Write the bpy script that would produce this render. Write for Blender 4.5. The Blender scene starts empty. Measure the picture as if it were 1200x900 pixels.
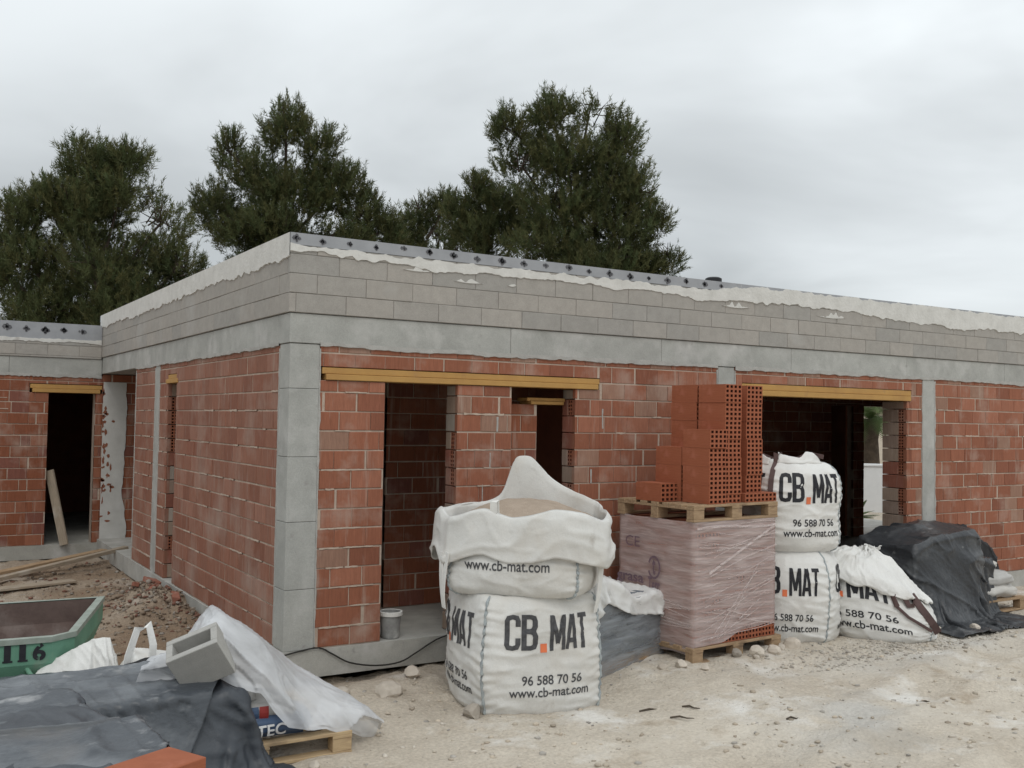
import bpy, bmesh, math, random
import numpy as np
from mathutils import Vector, Matrix, noise as mnoise
random.seed(7); rng = np.random.default_rng(7)
sc = bpy.context.scene
COL = sc.collection
R = math.radians

# ------------------------------------------------------------------ camera
def make_camera():
    cd = bpy.data.cameras.new('camera'); co = bpy.data.objects.new('camera', cd); COL.objects.link(co)
    yaw, pit, rol, f = 0.55443087, 0.03575903, 0.01586284, 1178.317
    fw = Vector((math.sin(yaw)*math.cos(pit), math.cos(yaw)*math.cos(pit), math.sin(pit)))
    r = Vector((math.cos(yaw), -math.sin(yaw), 0)); u = r.cross(fw)
    r2 = r*math.cos(rol)+u*math.sin(rol); u2 = -r*math.sin(rol)+u*math.cos(rol)
    m = Matrix((r2, u2, -fw)).transposed().to_4x4()
    m.translation = Vector((-2.87266, -8.20818, 1.973))
    co.matrix_world = m
    cd.sensor_width = 36; cd.lens = f/1200*36; cd.clip_start = .05; cd.clip_end = 3000
    sc.camera = co
make_camera()

# ------------------------------------------------------------------ sky (overcast) + soft sun
SUN_EL, SUN_AZ = 52, 205          # degrees; azimuth clockwise from +Y
def make_world():
    w = bpy.data.worlds.new('World'); sc.world = w; w.use_nodes = True
    nt = w.node_tree; N = nt.nodes; L = nt.links; N.clear()
    out = N.new('ShaderNodeOutputWorld'); bg = N.new('ShaderNodeBackground'); bg.inputs[1].default_value = .1
    sky = N.new('ShaderNodeTexSky'); sky.sky_type = 'NISHITA'; sky.sun_disc = False
    sky.sun_elevation = R(SUN_EL); sky.sun_rotation = R(SUN_AZ)
    tc = N.new('ShaderNodeTexCoord'); sep = N.new('ShaderNodeSeparateXYZ'); L.new(tc.outputs['Generated'], sep.inputs[0])
    # CIE overcast: zenith about three times the horizon
    ramp = N.new('ShaderNodeMapRange'); L.new(sep.outputs[2], ramp.inputs[0])
    ramp.inputs[1].default_value = 0; ramp.inputs[2].default_value = 1; ramp.inputs[3].default_value = 5.5; ramp.inputs[4].default_value = 13.6
    # flattened cloud layer: project direction on a plane
    add = N.new('ShaderNodeMath'); add.operation = 'ADD'; add.inputs[1].default_value = .22; L.new(sep.outputs[2], add.inputs[0])
    dv = N.new('ShaderNodeVectorMath'); dv.operation = 'DIVIDE'; L.new(tc.outputs['Generated'], dv.inputs[0])
    cmb = N.new('ShaderNodeCombineXYZ'); [L.new(add.outputs[0], cmb.inputs[i]) for i in range(3)]; L.new(cmb.outputs[0], dv.inputs[1])
    n1 = N.new('ShaderNodeTexNoise'); n1.inputs['Scale'].default_value = .9; n1.inputs['Detail'].default_value = 5; n1.inputs['Roughness'].default_value = .5
    n1.inputs['Distortion'].default_value = .4
    L.new(dv.outputs[0], n1.inputs['Vector'])
    cr = N.new('ShaderNodeMapRange'); cr.interpolation_type = 'SMOOTHSTEP'; L.new(n1.outputs[0], cr.inputs[0])
    cr.inputs[1].default_value = .32; cr.inputs[2].default_value = .70; cr.inputs[3].default_value = .79; cr.inputs[4].default_value = 1.14
    # a thinner, brighter place in the cloud cover
    dt = N.new('ShaderNodeVectorMath'); dt.operation = 'DOT_PRODUCT'; L.new(tc.outputs['Generated'], dt.inputs[0]); dt.inputs[1].default_value = Vector((math.sin(R(58))*math.cos(R(14)), math.cos(R(58))*math.cos(R(14)), math.sin(R(14))))
    gl = N.new('ShaderNodeMapRange'); gl.interpolation_type = 'SMOOTHSTEP'; L.new(dt.outputs['Value'], gl.inputs[0]); gl.inputs[1].default_value = .965; gl.inputs[2].default_value = 1.0; gl.inputs[3].default_value = 0; gl.inputs[4].default_value = .55
    gm = N.new('ShaderNodeMath'); gm.operation = 'MULTIPLY_ADD'; L.new(gl.outputs[0], gm.inputs[0]); L.new(n1.outputs[0], gm.inputs[1]); L.new(cr.outputs[0], gm.inputs[2])
    mu = N.new('ShaderNodeMath'); mu.operation = 'MULTIPLY'; L.new(ramp.outputs[0], mu.inputs[0]); L.new(gm.outputs[0], mu.inputs[1])
    tint = N.new('ShaderNodeVectorMath'); tint.operation = 'SCALE'; L.new(mu.outputs[0], tint.inputs['Scale']); tint.inputs[0].default_value = (.948, 1.0, 1.022)
    mix = N.new('ShaderNodeMix'); mix.data_type = 'RGBA'; mix.inputs[0].default_value = .93
    L.new(sky.outputs[0], mix.inputs[6]); L.new(tint.outputs[0], mix.inputs[7])
    L.new(mix.outputs[2], bg.inputs[0]); L.new(bg.outputs[0], out.inputs[0])
make_world()
sd = bpy.data.lights.new('sun', 'SUN'); sd.energy = .7; sd.angle = R(25); sd.color = (1, .96, .9)
so = bpy.data.objects.new('sun', sd); COL.objects.link(so)
so.rotation_euler = Vector((math.sin(R(SUN_AZ))*math.cos(R(SUN_EL)), math.cos(R(SUN_AZ))*math.cos(R(SUN_EL)), math.sin(R(SUN_EL)))).to_track_quat('Z', 'Y').to_euler()
sc.view_settings.view_transform = 'Standard'; sc.view_settings.look = 'None'
sc.view_settings.exposure = 0.0; sc.view_settings.gamma = 1
sc.view_settings.use_curve_mapping = False

# ------------------------------------------------------------------ noise
def _h(ix, iy, iz, s):
    n = (ix*374761393 + iy*668265263 + iz*2147483647 + s*974634777) & 0xffffffff
    n = ((n ^ (n >> 13))*1274126177) & 0xffffffff
    return ((n ^ (n >> 16)) & 0xffff)/32767.5-1
def vn(x, y, z=0., s=0):
    x = np.asarray(x, float); y = np.asarray(y, float)+0*x; z = np.asarray(z, float)+0*x; x = x+0*y
    ix, iy, iz = [np.floor(a).astype(np.int64) for a in (x, y, z)]
    fx, fy, fz = x-ix, y-iy, z-iz
    fx, fy, fz = [a*a*(3-2*a) for a in (fx, fy, fz)]
    r = 0
    for a in (0, 1):
        for b in (0, 1):
            for c in (0, 1):
                r = r+_h(ix+a, iy+b, iz+c, s)*(fx if a else 1-fx)*(fy if b else 1-fy)*(fz if c else 1-fz)
    return r
def fbm(x, y, z=0., s=0, o=4):
    r = 0; a = .5; k = 1.
    for i in range(o):
        r = r+a*vn(np.asarray(x)*k, np.asarray(y)*k, np.asarray(z)*k, s+i); a *= .5; k *= 2.03
    return r
def sst(a, b, x):
    t = np.clip((x-a)/(b-a), 0, 1); return t*t*(3-2*t)

# ------------------------------------------------------------------ materials
def mk(name, base, base2=None, scale=6., detail=5, rough=.85, bump=.0, bscale=40., bdist=.01, attr=False, stain=None, sscale=3., slo=.55, shi=.7,
       stretch=(1, 1, 1), spec=.3, sheen=0., sub=0., contrast=(.3, .7), fine=0., fscale=120.):
    m = bpy.data.materials.new(name); m.use_nodes = True; nt = m.node_tree; N = nt.nodes; L = nt.links
    b = N['Principled BSDF']; b.inputs['Roughness'].default_value = rough; b.inputs['Specular IOR Level'].default_value = spec
    tc = N.new('ShaderNodeTexCoord'); mp = N.new('ShaderNodeMapping'); mp.inputs['Scale'].default_value = stretch
    L.new(tc.outputs['Object'], mp.inputs[0])
    def noise(sc_, d=5, vec=None):
        n = N.new('ShaderNodeTexNoise'); n.inputs['Scale'].default_value = sc_; n.inputs['Detail'].default_value = d; n.inputs['Roughness'].default_value = .6
        L.new((vec or mp.outputs[0]), n.inputs['Vector']); return n
    def mixc(f, a, c, bt='MIX'):
        x = N.new('ShaderNodeMix'); x.data_type = 'RGBA'; x.blend_type = bt
        for i, v in ((0, f), (6, a), (7, c)):
            if hasattr(v, 'links'): L.new(v, x.inputs[i])
            elif i == 0: x.inputs[0].default_value = v
            else: x.inputs[i].default_value = (*v, 1)
        return x.outputs[2]
    def mr(v, a, c, lo=0., hi=1.):
        x = N.new('ShaderNodeMapRange'); L.new(v, x.inputs[0]); x.inputs[1].default_value = a; x.inputs[2].default_value = c
        x.inputs[3].default_value = lo; x.inputs[4].default_value = hi; return x.outputs[0]
    if base2 is None: base2 = tuple(c*.72 for c in base)
    n1 = noise(scale, detail)
    col = mixc(mr(n1.outputs[0], *contrast), base2, base)
    if attr:
        at = N.new('ShaderNodeAttribute'); at.attribute_name = 'Col'; col = mixc(1., col, at.outputs[0], 'MULTIPLY')
    if fine:
        n3 = noise(fscale, 2); v = mr(n3.outputs[0], .3, .7, 1-fine, 1+fine)
        g = N.new('ShaderNodeVectorMath'); g.operation = 'SCALE'; L.new(col, g.inputs[0]); L.new(v, g.inputs['Scale']); col = g.outputs[0]
    if stain is not None:
        for i, st in enumerate(stain if isinstance(stain, list) else [(stain, sscale, slo, shi)]):
            c, s_, a, h = st[:4]
            n2 = noise(s_, 6, tc.outputs['Object'] if len(st) < 5 else mp.outputs[0]); col = mixc(mr(n2.outputs[0], a, h), col, c)
    L.new(col, b.inputs['Base Color'])
    if bump:
        nb = noise(bscale, 6); bp = N.new('ShaderNodeBump'); bp.inputs['Strength'].default_value = bump; bp.inputs['Distance'].default_value = bdist
        L.new(nb.outputs[0], bp.inputs['Height']); L.new(bp.outputs[0], b.inputs['Normal'])
    if sheen: b.inputs['Sheen Weight'].default_value = sheen
    m['bsdf'] = b.name
    return m
def film(name, color, alpha_lo, alpha_hi, scale, stretch=(1, 1, 1), rough=.25, bump=.4, bscale=14, trans=.0):
    m = bpy.data.materials.new(name); m.use_nodes = True; nt = m.node_tree; N = nt.nodes; L = nt.links
    b = N['Principled BSDF']; b.inputs['Base Color'].default_value = (*color, 1); b.inputs['Roughness'].default_value = rough
    tc = N.new('ShaderNodeTexCoord'); mp = N.new('ShaderNodeMapping'); mp.inputs['Scale'].default_value = stretch; L.new(tc.outputs['Object'], mp.inputs[0])
    n = N.new('ShaderNodeTexNoise'); n.inputs['Scale'].default_value = scale; n.inputs['Detail'].default_value = 6; n.inputs['Distortion'].default_value = .8; L.new(mp.outputs[0], n.inputs[0])
    r = N.new('ShaderNodeMapRange'); L.new(n.outputs[0], r.inputs[0]); r.inputs[1].default_value = .3; r.inputs[2].default_value = .72; r.inputs[3].default_value = alpha_lo; r.inputs[4].default_value = alpha_hi
    L.new(r.outputs[0], b.inputs['Alpha'])
    nb = N.new('ShaderNodeTexNoise'); nb.inputs['Scale'].default_value = bscale; nb.inputs['Detail'].default_value = 5; L.new(mp.outputs[0], nb.inputs[0])
    bp = N.new('ShaderNodeBump'); bp.inputs['Strength'].default_value = bump; bp.inputs['Distance'].default_value = .02; L.new(nb.outputs[0], bp.inputs['Height']); L.new(bp.outputs[0], b.inputs['Normal'])
    return m
GREY = (.40, .395, .37)
M = {}
M['brick'] = mk('wall_brick', (1, 1, 1), (.80, .78, .78), scale=5, attr=True, stretch=(9, 9, .8), rough=.9, bump=.35, bscale=7, bdist=.006, fine=.10, fscale=16,
                stain=[((.46, .35, .29), 2.3, .52, .86), ((.20, .09, .065), 1.7, .60, .88), ((.46, .37, .31), 1.3, .58, .84, 1)])
M['brick_dusty'] = mk('dusty_wall_brick', (1, 1, 1), (.78, .78, .78), scale=5, attr=True, stretch=(9, 9, .8), rough=.92, bump=.35, bscale=7, bdist=.006, fine=.12, fscale=16,
                stain=[((.42, .34, .29), 1.6, .50, .95), ((.38, .31, .265), 2.2, .56, .88, 1), ((.21, .11, .085), 1.9, .64, .88)])
M['mortar'] = mk('brick_mortar', (.56, .46, .38), (.42, .33, .265), scale=9, rough=.95, bump=.5, bscale=60)
M['block'] = mk('concrete_block', (1, 1, 1), (.86, .86, .86), scale=14, attr=True, rough=.95, bump=.35, bscale=120, bdist=.004, fine=.08,
                stain=[((.44, .43, .41), 1.4, .55, .8)])
M['blockmortar'] = mk('block_mortar', (.36, .338, .308), (.25, .235, .215), scale=9, rough=.95, bump=.4)
M['concrete'] = mk('cast_concrete', (.44, .44, .415), (.33, .33, .31), scale=3, rough=.9, bump=.45, bscale=30, bdist=.006, fine=.09, attr=True,
                stain=[((.54, .53, .51), 1.9, .52, .75), ((.27, .265, .25), 2.8, .60, .8), ((.31, .30, .285), 9, .64, .74), ((.20, .195, .185), 26, .70, .76)])
M['white_mortar'] = mk('white_mortar', (.70, .69, .66), (.58, .57, .54), scale=7, rough=.95, bump=.6, bscale=30, stain=[((.42, .40, .37), 3.5, .62, .78)])
M['grey_mortar'] = mk('grey_mortar', (.45, .44, .415), (.36, .35, .33), scale=8, rough=.95, bump=.7, bscale=35)
M['plaster'] = mk('wall_plaster', (.60, .59, .565), (.50, .49, .465), scale=5, rough=.95, bump=.3, bscale=30)
M['board'] = mk('insulation_board', (.36, .37, .39), (.30, .31, .33), scale=6, rough=.7, bump=.1, stain=[((.60, .60, .58), 3.2, .66, .74)])
M['mark'] = mk('board_marks', (.075, .075, .085), (.16, .16, .17), scale=30, rough=.7)
M['yellow'] = mk('lintel_yellow', (.50, .295, .095), (.42, .235, .08), scale=4, rough=.7, bump=.15, stain=[((.36, .19, .08), 5, .58, .8), ((.33, .20, .13), 2.2, .60, .78), ((.52, .46, .38), 4, .68, .76)])
M['wood'] = mk('pallet_wood', (.44, .31, .19), (.27, .18, .11), scale=7, stretch=(1, 6, 6), rough=.85, bump=.25, bscale=20, stain=[((.16, .11, .075), 2.5, .62, .8)], fine=.08)
M['wood_pale'] = mk('pale_pallet_wood', (.56, .42, .25), (.38, .27, .16), scale=6, stretch=(1, 7, 7), rough=.85, bump=.25, bscale=20, fine=.08, stain=[((.22, .16, .10), 2.2, .6, .78)])
M['wood_grey'] = mk('weathered_board', (.40, .33, .25), (.27, .22, .17), scale=5, stretch=(1, 8, 8), rough=.9, bump=.25, bscale=20, stain=[((.46, .42, .36), 3, .55, .75)])
M['bag'] = mk('bag_white', (.72, .712, .685), (.62, .612, .585), scale=4, rough=.6, bump=.35, bscale=30, bdist=.01, spec=.3, fine=.05, fscale=130,
              stain=[((.50, .46, .40), 2.0, .52, .85), ((.44, .41, .37), 6, .62, .85), ((.40, .38, .35), 1.1, .62, .9)])
M['bag_clean'] = mk('bag_clean_white', (.76, .752, .725), (.67, .662, .64), scale=4, rough=.55, bump=.35, bscale=24, bdist=.012, spec=.35, fine=.04, fscale=130,
              stain=[((.55, .51, .46), 2.2, .56, .88), ((.46, .43, .39), 6, .66, .85)])
M['ink'] = mk('black_print', (.045, .045, .05), (.10, .10, .105), scale=30, rough=.6, stain=[((.50, .49, .48), 16, .66, .72)])
M['inkdark'] = mk('dense_black_print', (.018, .018, .022), (.03, .03, .035), scale=30, rough=.6)
M['orange'] = mk('orange_print', (.80, .19, .07), (.70, .2, .1), rough=.6)
M['seam'] = mk('bag_seam', (.46, .50, .50), (.28, .31, .33), scale=20, rough=.8)
M['strap'] = mk('white_strap', (.80, .79, .76), (.68, .67, .64), scale=12, rough=.7, bump=.3, bscale=60)
M['brownstrap'] = mk('brown_strap', (.12, .075, .07), (.08, .05, .048), rough=.75, bump=.3)
M['sand'] = mk('sand', (.42, .34, .27), (.34, .27, .21), scale=9, rough=1, bump=.6, bscale=60, fine=.1)
M['old_brick'] = mk('dusty_old_brick', (.30, .125, .085), (.24, .10, .07), scale=6, rough=.95, bump=.4, stain=[((.40, .34, .28), 5, .48, .7)])
M['loose_brick'] = mk('fresh_brick', (.36, .118, .060), (.295, .092, .046), scale=3.5, stretch=(2, 2, 26), rough=.85, bump=.35, bscale=6, bdist=.004, stain=[((.46, .17, .11), 4, .58, .8)])
M['hole'] = mk('brick_hole_shade', (.15, .045, .03), rough=.95)  # brick colour darkened to paint the shade inside the holes
M['masonry'] = mk('inner_brickwork', (.28, .11, .065), (.21, .085, .052), scale=4, rough=.95)
M['pinkfilm'] = film('shrink_film', (.63, .525, .505), .36, .80, 2.0, stretch=(1.2, 1.2, 8), bump=.6, bscale=6, rough=.22)
M['filmband'] = film('shrink_film_fold', (.78, .69, .67), .0, .55, 9, stretch=(1, 1, 4), bump=.5)
M['filmprint'] = mk('film_print', (.13, .09, .12), (.22, .15, .18), scale=30, rough=.4)
M['greysack'] = mk('grey_blue_sack', (.115, .145, .175), (.19, .21, .23), scale=3.5, rough=.35, bump=.5, bscale=9, bdist=.03, spec=.5, stain=[((.36, .37, .38), 3.1, .58, .75)])
M['clearfilm'] = film('clear_wrap', (.33, .355, .38), .35, .82, 3, stretch=(1, 1, 6), bump=.8, bscale=5)
M['whiteplastic'] = mk('white_plastic', (.76, .76, .745), (.68, .68, .67), scale=3, rough=.4, bump=.4, bscale=6, bdist=.03, spec=.45, stain=[((.58, .56, .52), 2, .62, .85)])
M['whitefilm'] = film('white_plastic_film', (.68, .69, .71), .50, .88, 2.2, bump=.8, bscale=5, rough=.35)
M['tarp'] = mk('dusty_tarp', (.050, .058, .069), (.072, .080, .090), scale=2.4, rough=.38, bump=.6, bscale=7, bdist=.02, spec=.55, fine=.12, fscale=60, stretch=(.7, 1.3, 1),
               stain=[((.21, .225, .24), 2.0, .46, .74, 1), ((.40, .40, .40), 4.5, .60, .78, 1), ((.15, .14, .13), 1.1, .58, .8)])
M['tarpdark'] = mk('dark_tarp', (.036, .042, .052), (.058, .066, .077), scale=2.4, rough=.45, bump=.4, bscale=8, bdist=.02, spec=.5, stain=[((.12, .13, .145), 3.1, .56, .85)])
M['blackplastic'] = mk('black_plastic', (.028, .030, .034), (.045, .048, .053), scale=2, rough=.36, bump=.6, bscale=7, bdist=.03, spec=.5, stain=[((.13, .135, .14), 2.6, .52, .8), ((.34, .34, .33), 6, .66, .80)])
M['sackblue'] = mk('blue_sack', (.045, .08, .15), (.06, .10, .18), rough=.4, bump=.4, bscale=10, spec=.4)
M['sackgrey'] = mk('grey_sack', (.50, .49, .47), (.40, .39, .37), rough=.6, bump=.5, bscale=12, stain=[((.30, .29, .28), 4, .6, .8)])
M['sackwhite'] = mk('paper_sack', (.60, .58, .54), (.50, .48, .45), rough=.8, bump=.5, bscale=12, stain=[((.38, .36, .33), 5, .6, .8)])
M['red'] = mk('red_print', (.34, .04, .035), rough=.5)
M['whiteink'] = mk('white_print', (.75, .75, .75), rough=.5)
M['green'] = mk('skip_green', (.155, .325, .225), (.115, .255, .18), scale=4, rough=.6, bump=.2, stain=[((.24, .28, .22), 3.4, .56, .75), ((.14, .085, .06), 6, .66, .74), ((.34, .33, .29), 9, .68, .74)])
M['rust'] = mk('rusty_steel', (.16, .115, .10), (.10, .07, .062), scale=5, rough=.9, bump=.4, bscale=30, stain=[((.24, .20, .18), 2.6, .55, .75)])
M['steeledge'] = mk('worn_rim', (.33, .37, .33), (.22, .25, .21), scale=9, rough=.6)
M['bucketgrey'] = mk('dirty_bucket', (.40, .40, .39), (.22, .22, .215), scale=10, rough=.7, stain=[((.55, .54, .52), 6, .55, .7)])
M['cable'] = mk('black_cable', (.03, .028, .026), rough=.6)
M['vent'] = mk('vent_black', (.03, .03, .033), rough=.6)
M['stone'] = mk('limestone', (.56, .50, .43), (.42, .37, .31), scale=9, rough=.95, bump=.6, bscale=30, attr=True)
M['rubble'] = mk('rubble_mix', (1, 1, 1), (.75, .75, .75), scale=12, rough=.95, bump=.5, attr=True)
M['bark'] = mk('pine_bark', (.10, .075, .06), (.05, .038, .03), scale=8, stretch=(1, 1, .3), rough=.95, bump=.7, bscale=20)
M['palmtrunk'] = mk('palm_bark', (.12, .09, .065), (.06, .045, .035), scale=8, rough=.95, bump=.7)
M['whitewall'] = mk('garden_wall_white', (.76, .77, .77), (.70, .71, .71), rough=.9)
M['render_beige'] = mk('house_render', (.62, .55, .46), (.55, .48, .40), rough=.9)
M['trash'] = mk('twig', (.10, .08, .06), rough=.9)
def leafmat(name, base, tr=.25):
    m = bpy.data.materials.new(name); m.use_nodes = True; nt = m.node_tree; N = nt.nodes; L = nt.links
    b = N['Principled BSDF']; b.inputs['Roughness'].default_value = .6; b.inputs['Specular IOR Level'].default_value = .25
    at = N.new('ShaderNodeAttribute'); at.attribute_name = 'Col'
    mx = N.new('ShaderNodeMix'); mx.data_type = 'RGBA'; mx.blend_type = 'MULTIPLY'; mx.inputs[0].default_value = 1; mx.inputs[6].default_value = (*base, 1); L.new(at.outputs[0], mx.inputs[7])
    L.new(mx.outputs[2], b.inputs['Base Color'])
    t = N.new('ShaderNodeBsdfTranslucent'); L.new(mx.outputs[2], t.inputs[0]); ms = N.new('ShaderNodeMixShader'); ms.inputs[0].default_value = tr
    L.new(b.outputs[0], ms.inputs[1]); L.new(t.outputs[0], ms.inputs[2]); L.new(ms.outputs[0], N['Material Output'].inputs[0])
    return m
M['needle'] = leafmat('pine_needles', (.092, .106, .050), .35)
M['frond'] = leafmat('palm_frond', (.09, .13, .05))
def ground_material():
    m = mk('dusty_ground', (.60, .54, .455), (.49, .425, .345), scale=1.1, rough=1., spec=.1, bump=.9, bscale=28, bdist=.03, fine=.13, fscale=38,
           stain=[((.68, .62, .53), .9, .50, .72), ((.42, .385, .335), .7, .57, .72), ((.34, .26, .18), 2.4, .60, .80), ((.76, .73, .68), 1.3, .54, .68), ((.30, .24, .175), 17, .66, .78)])
    # darker reddish soil in the side yard (a different earth, not a shade)
    nt = m.node_tree; N = nt.nodes; L = nt.links; b = N['Principled BSDF']
    src = b.inputs['Base Color'].links[0].from_socket
    at = N.new('ShaderNodeAttribute'); at.attribute_name = 'Soil'
    x = N.new('ShaderNodeMix'); x.data_type = 'RGBA'; x.blend_type = 'MULTIPLY'; L.new(at.outputs['Fac'], x.inputs[0]); L.new(src, x.inputs[6]); x.inputs[7].default_value = (.46, .38, .32, 1)
    L.new(x.outputs[2], b.inputs['Base Color'])
    at2 = N.new('ShaderNodeAttribute'); at2.attribute_name = 'Gravel'
    nn = N.new('ShaderNodeTexNoise'); nn.inputs['Scale'].default_value = 30; nn.inputs['Detail'].default_value = 4
    tc = N.new('ShaderNodeTexCoord'); L.new(tc.outputs['Object'], nn.inputs[0])
    c = N.new('ShaderNodeMix'); c.data_type = 'RGBA'; L.new(nn.outputs[0], c.inputs[0]); c.inputs[6].default_value = (.38, .37, .35, 1); c.inputs[7].default_value = (.68, .66, .62, 1)
    y = N.new('ShaderNodeMix'); y.data_type = 'RGBA'; L.new(at2.outputs['Fac'], y.inputs[0]); L.new(x.outputs[2], y.inputs[6]); L.new(c.outputs[2], y.inputs[7])
    L.new(y.outputs[2], b.inputs['Base Color'])
    return m

# ------------------------------------------------------------------ mesh helpers
class MB:
    def __init__(s): s.v = []; s.f = []; s.c = []; s.mi = []
    def add(s, vs, fs, col=None, mi=0):
        o = len(s.v); s.v.extend([tuple(float(a) for a in p) for p in vs]); s.f.extend([tuple(i+o for i in f) for f in fs]); s.mi.extend([mi]*len(fs))
        s.c.extend([col or (1, 1, 1)]*len(vs)); return s
    def box(s, x0, x1, y0, y1, z0, z1, col=None, mi=0, xf=None):
        vs = [(x, y, z) for z in (z0, z1) for y in (y0, y1) for x in (x0, x1)]
        if xf: vs = [xf(p) for p in vs]
        return s.add(vs, [(0, 2, 3, 1), (4, 5, 7, 6), (0, 1, 5, 4), (1, 3, 7, 5), (3, 2, 6, 7), (2, 0, 4, 6)], col, mi)
    def cbox(s, x0, x1, y0, y1, z0, z1, ch=.006, col=None, mi=0, xf=None):      # chamfered box
        V = []; idx = {}
        P = ((x0, x1), (y0, y1), (z0, z1))
        for a in range(3):
            for sa in (0, 1):
                for s1 in (0, 1):
                    for s2 in (0, 1):
                        b, c = (a+1) % 3, (a+2) % 3; p = [0, 0, 0]
                        p[a] = P[a][sa]; p[b] = P[b][s1]+(ch if s1 == 0 else -ch); p[c] = P[c][s2]+(ch if s2 == 0 else -ch)
                        k = [0, 0, 0]; k[a], k[b], k[c] = sa, s1, s2; idx[(a, tuple(k))] = len(V); V.append(tuple(p))
        F = []
        for a in range(3):
            b, c = (a+1) % 3, (a+2) % 3
            for sa in (0, 1):
                q = []
                for s1, s2 in ((0, 0), (1, 0), (1, 1), (0, 1)):
                    k = [0, 0, 0]; k[a], k[b], k[c] = sa, s1, s2; q.append(idx[(a, tuple(k))])
                F.append(tuple(q if sa else q[::-1]))
            for s1 in (0, 1):
                for s2 in (0, 1):           # edges along axis a between faces b and c
                    k0 = [0, 0, 0]; k0[b], k0[c] = s1, s2; k1 = list(k0); k1[a] = 1
                    q = (idx[(b, tuple(k0))], idx[(b, tuple(k1))], idx[(c, tuple(k1))], idx[(c, tuple(k0))])
                    F.append(q if (s1 == s2) else q[::-1])
        for k in [(i, j, l) for i in (0, 1) for j in (0, 1) for l in (0, 1)]: F.append((idx[(0, k)], idx[(1, k)], idx[(2, k)]) if sum(k) % 2 else (idx[(2, k)], idx[(1, k)], idx[(0, k)]))
        if xf: V = [xf(p) for p in V]
        return s.add(V, F, col, mi)
    def tube(s, pts, rad, n=8, col=None, cap=True, mi=0):
        pts = [Vector(p) for p in pts]; rs = rad if hasattr(rad, '__len__') else [rad]*len(pts)
        rings = []; V = []
        ref = Vector((.13, .21, 1)).normalized()
        for i, p in enumerate(pts):
            t = (pts[min(i+1, len(pts)-1)]-pts[max(i-1, 0)]).normalized()
            a = t.cross(ref); a = a.normalized() if a.length > .05 else t.cross(Vector((1, 0, 0))).normalized(); b = t.cross(a)
            for k in range(n): V.append(p+(a*math.cos(2*math.pi*k/n)+b*math.sin(2*math.pi*k/n))*rs[i])
        F = [(i*n+k, i*n+(k+1) % n, (i+1)*n+(k+1) % n, (i+1)*n+k) for i in range(len(pts)-1) for k in range(n)]
        if cap: F += [tuple(range(n))[::-1], tuple((len(pts)-1)*n+k for k in range(n))]
        return s.add(V, F, col, mi)
    def ribbon(s, pts, width, thick, side, col=None):            # flat strap along pts, 'side' = width direction
        V = []; F = []; sd_ = [Vector(x) for x in side] if hasattr(side[0], '__len__') else [Vector(side)]*len(pts)
        pts = [Vector(p) for p in pts]
        for i, p in enumerate(pts):
            t = (pts[min(i+1, len(pts)-1)]-pts[max(i-1, 0)]).normalized(); w = sd_[i]-t*sd_[i].dot(t); w.normalize(); n = t.cross(w)
            for a, b in ((-1, -1), (1, -1), (1, 1), (-1, 1)): V.append(p+w*a*width/2+n*b*thick/2)
        for i in range(len(pts)-1):
            for k in range(4): F.append((i*4+k, i*4+(k+1) % 4, i*4+4+(k+1) % 4, i*4+4+k))
        F += [(3, 2, 1, 0), tuple((len(pts)-1)*4+k for k in range(4))]
        return s.add(V, F, col)
    def grid(s, P, closed=False, col=None, flip=False, mi=0):       # P[i][j]
        P = np.asarray(P); n, m = P.shape[:2]; F = []
        for i in range(n-1):
            for j in range(m if closed else m-1):
                q = (i*m+j, i*m+(j+1) % m, (i+1)*m+(j+1) % m, (i+1)*m+j); F.append(q[::-1] if flip else q)
        return s.add(P.reshape(-1, 3), F, col, mi)
    def build(s, name, mat, parent=None, smooth=False, loc=None, solid=0, sub=0, autosmooth=None):
        me = bpy.data.meshes.new(name); me.from_pydata(s.v, [], s.f)
        a = me.color_attributes.new('Col', 'FLOAT_COLOR', 'POINT')
        c = np.ones((len(s.v), 4), np.float32); c[:, :3] = np.array(s.c, np.float32).reshape(-1, 3); a.data.foreach_set('color', c.ravel())
        for mm in (mat if isinstance(mat, (list, tuple)) else [mat]): me.materials.append(mm)
        if any(s.mi): me.polygons.foreach_set('material_index', s.mi)
        if smooth: me.polygons.foreach_set('use_smooth', [True]*len(me.polygons))
        me.update(); o = bpy.data.objects.new(name, me); COL.objects.link(o)
        if parent: o.parent = parent
        if loc is not None: o.location = loc
        if sub: md = o.modifiers.new('sub', 'SUBSURF'); md.levels = md.render_levels = sub
        if solid: md = o.modifiers.new('solid', 'SOLIDIFY'); md.thickness = solid; md.offset = 0
        return o
def bigmesh(name, V, F3, col, mat, parent=None):                  # numpy triangles or quads
    me = bpy.data.meshes.new(name); n = F3.shape[1]
    me.vertices.add(len(V)); me.vertices.foreach_set('co', V.astype(np.float32).ravel())
    me.loops.add(F3.size); me.loops.foreach_set('vertex_index', F3.astype(np.int32).ravel())
    me.polygons.add(len(F3)); me.polygons.foreach_set('loop_start', np.arange(0, F3.size, n, dtype=np.int32))
    me.update(calc_edges=True)
    if col is not None:
        a = me.color_attributes.new('Col', 'FLOAT_COLOR', 'POINT'); c = np.ones((len(V), 4), np.float32); c[:, :3] = col; a.data.foreach_set('color', c.ravel())
    me.materials.append(mat); o = bpy.data.objects.new(name, me); COL.objects.link(o); o.parent = parent
    return o
def tag(o, label=None, cat=None, group=None, kind=None):
    if label: o['label'] = label
    if cat: o['category'] = cat
    if group: o['group'] = group
    if kind: o['kind'] = kind
    return o
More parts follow.
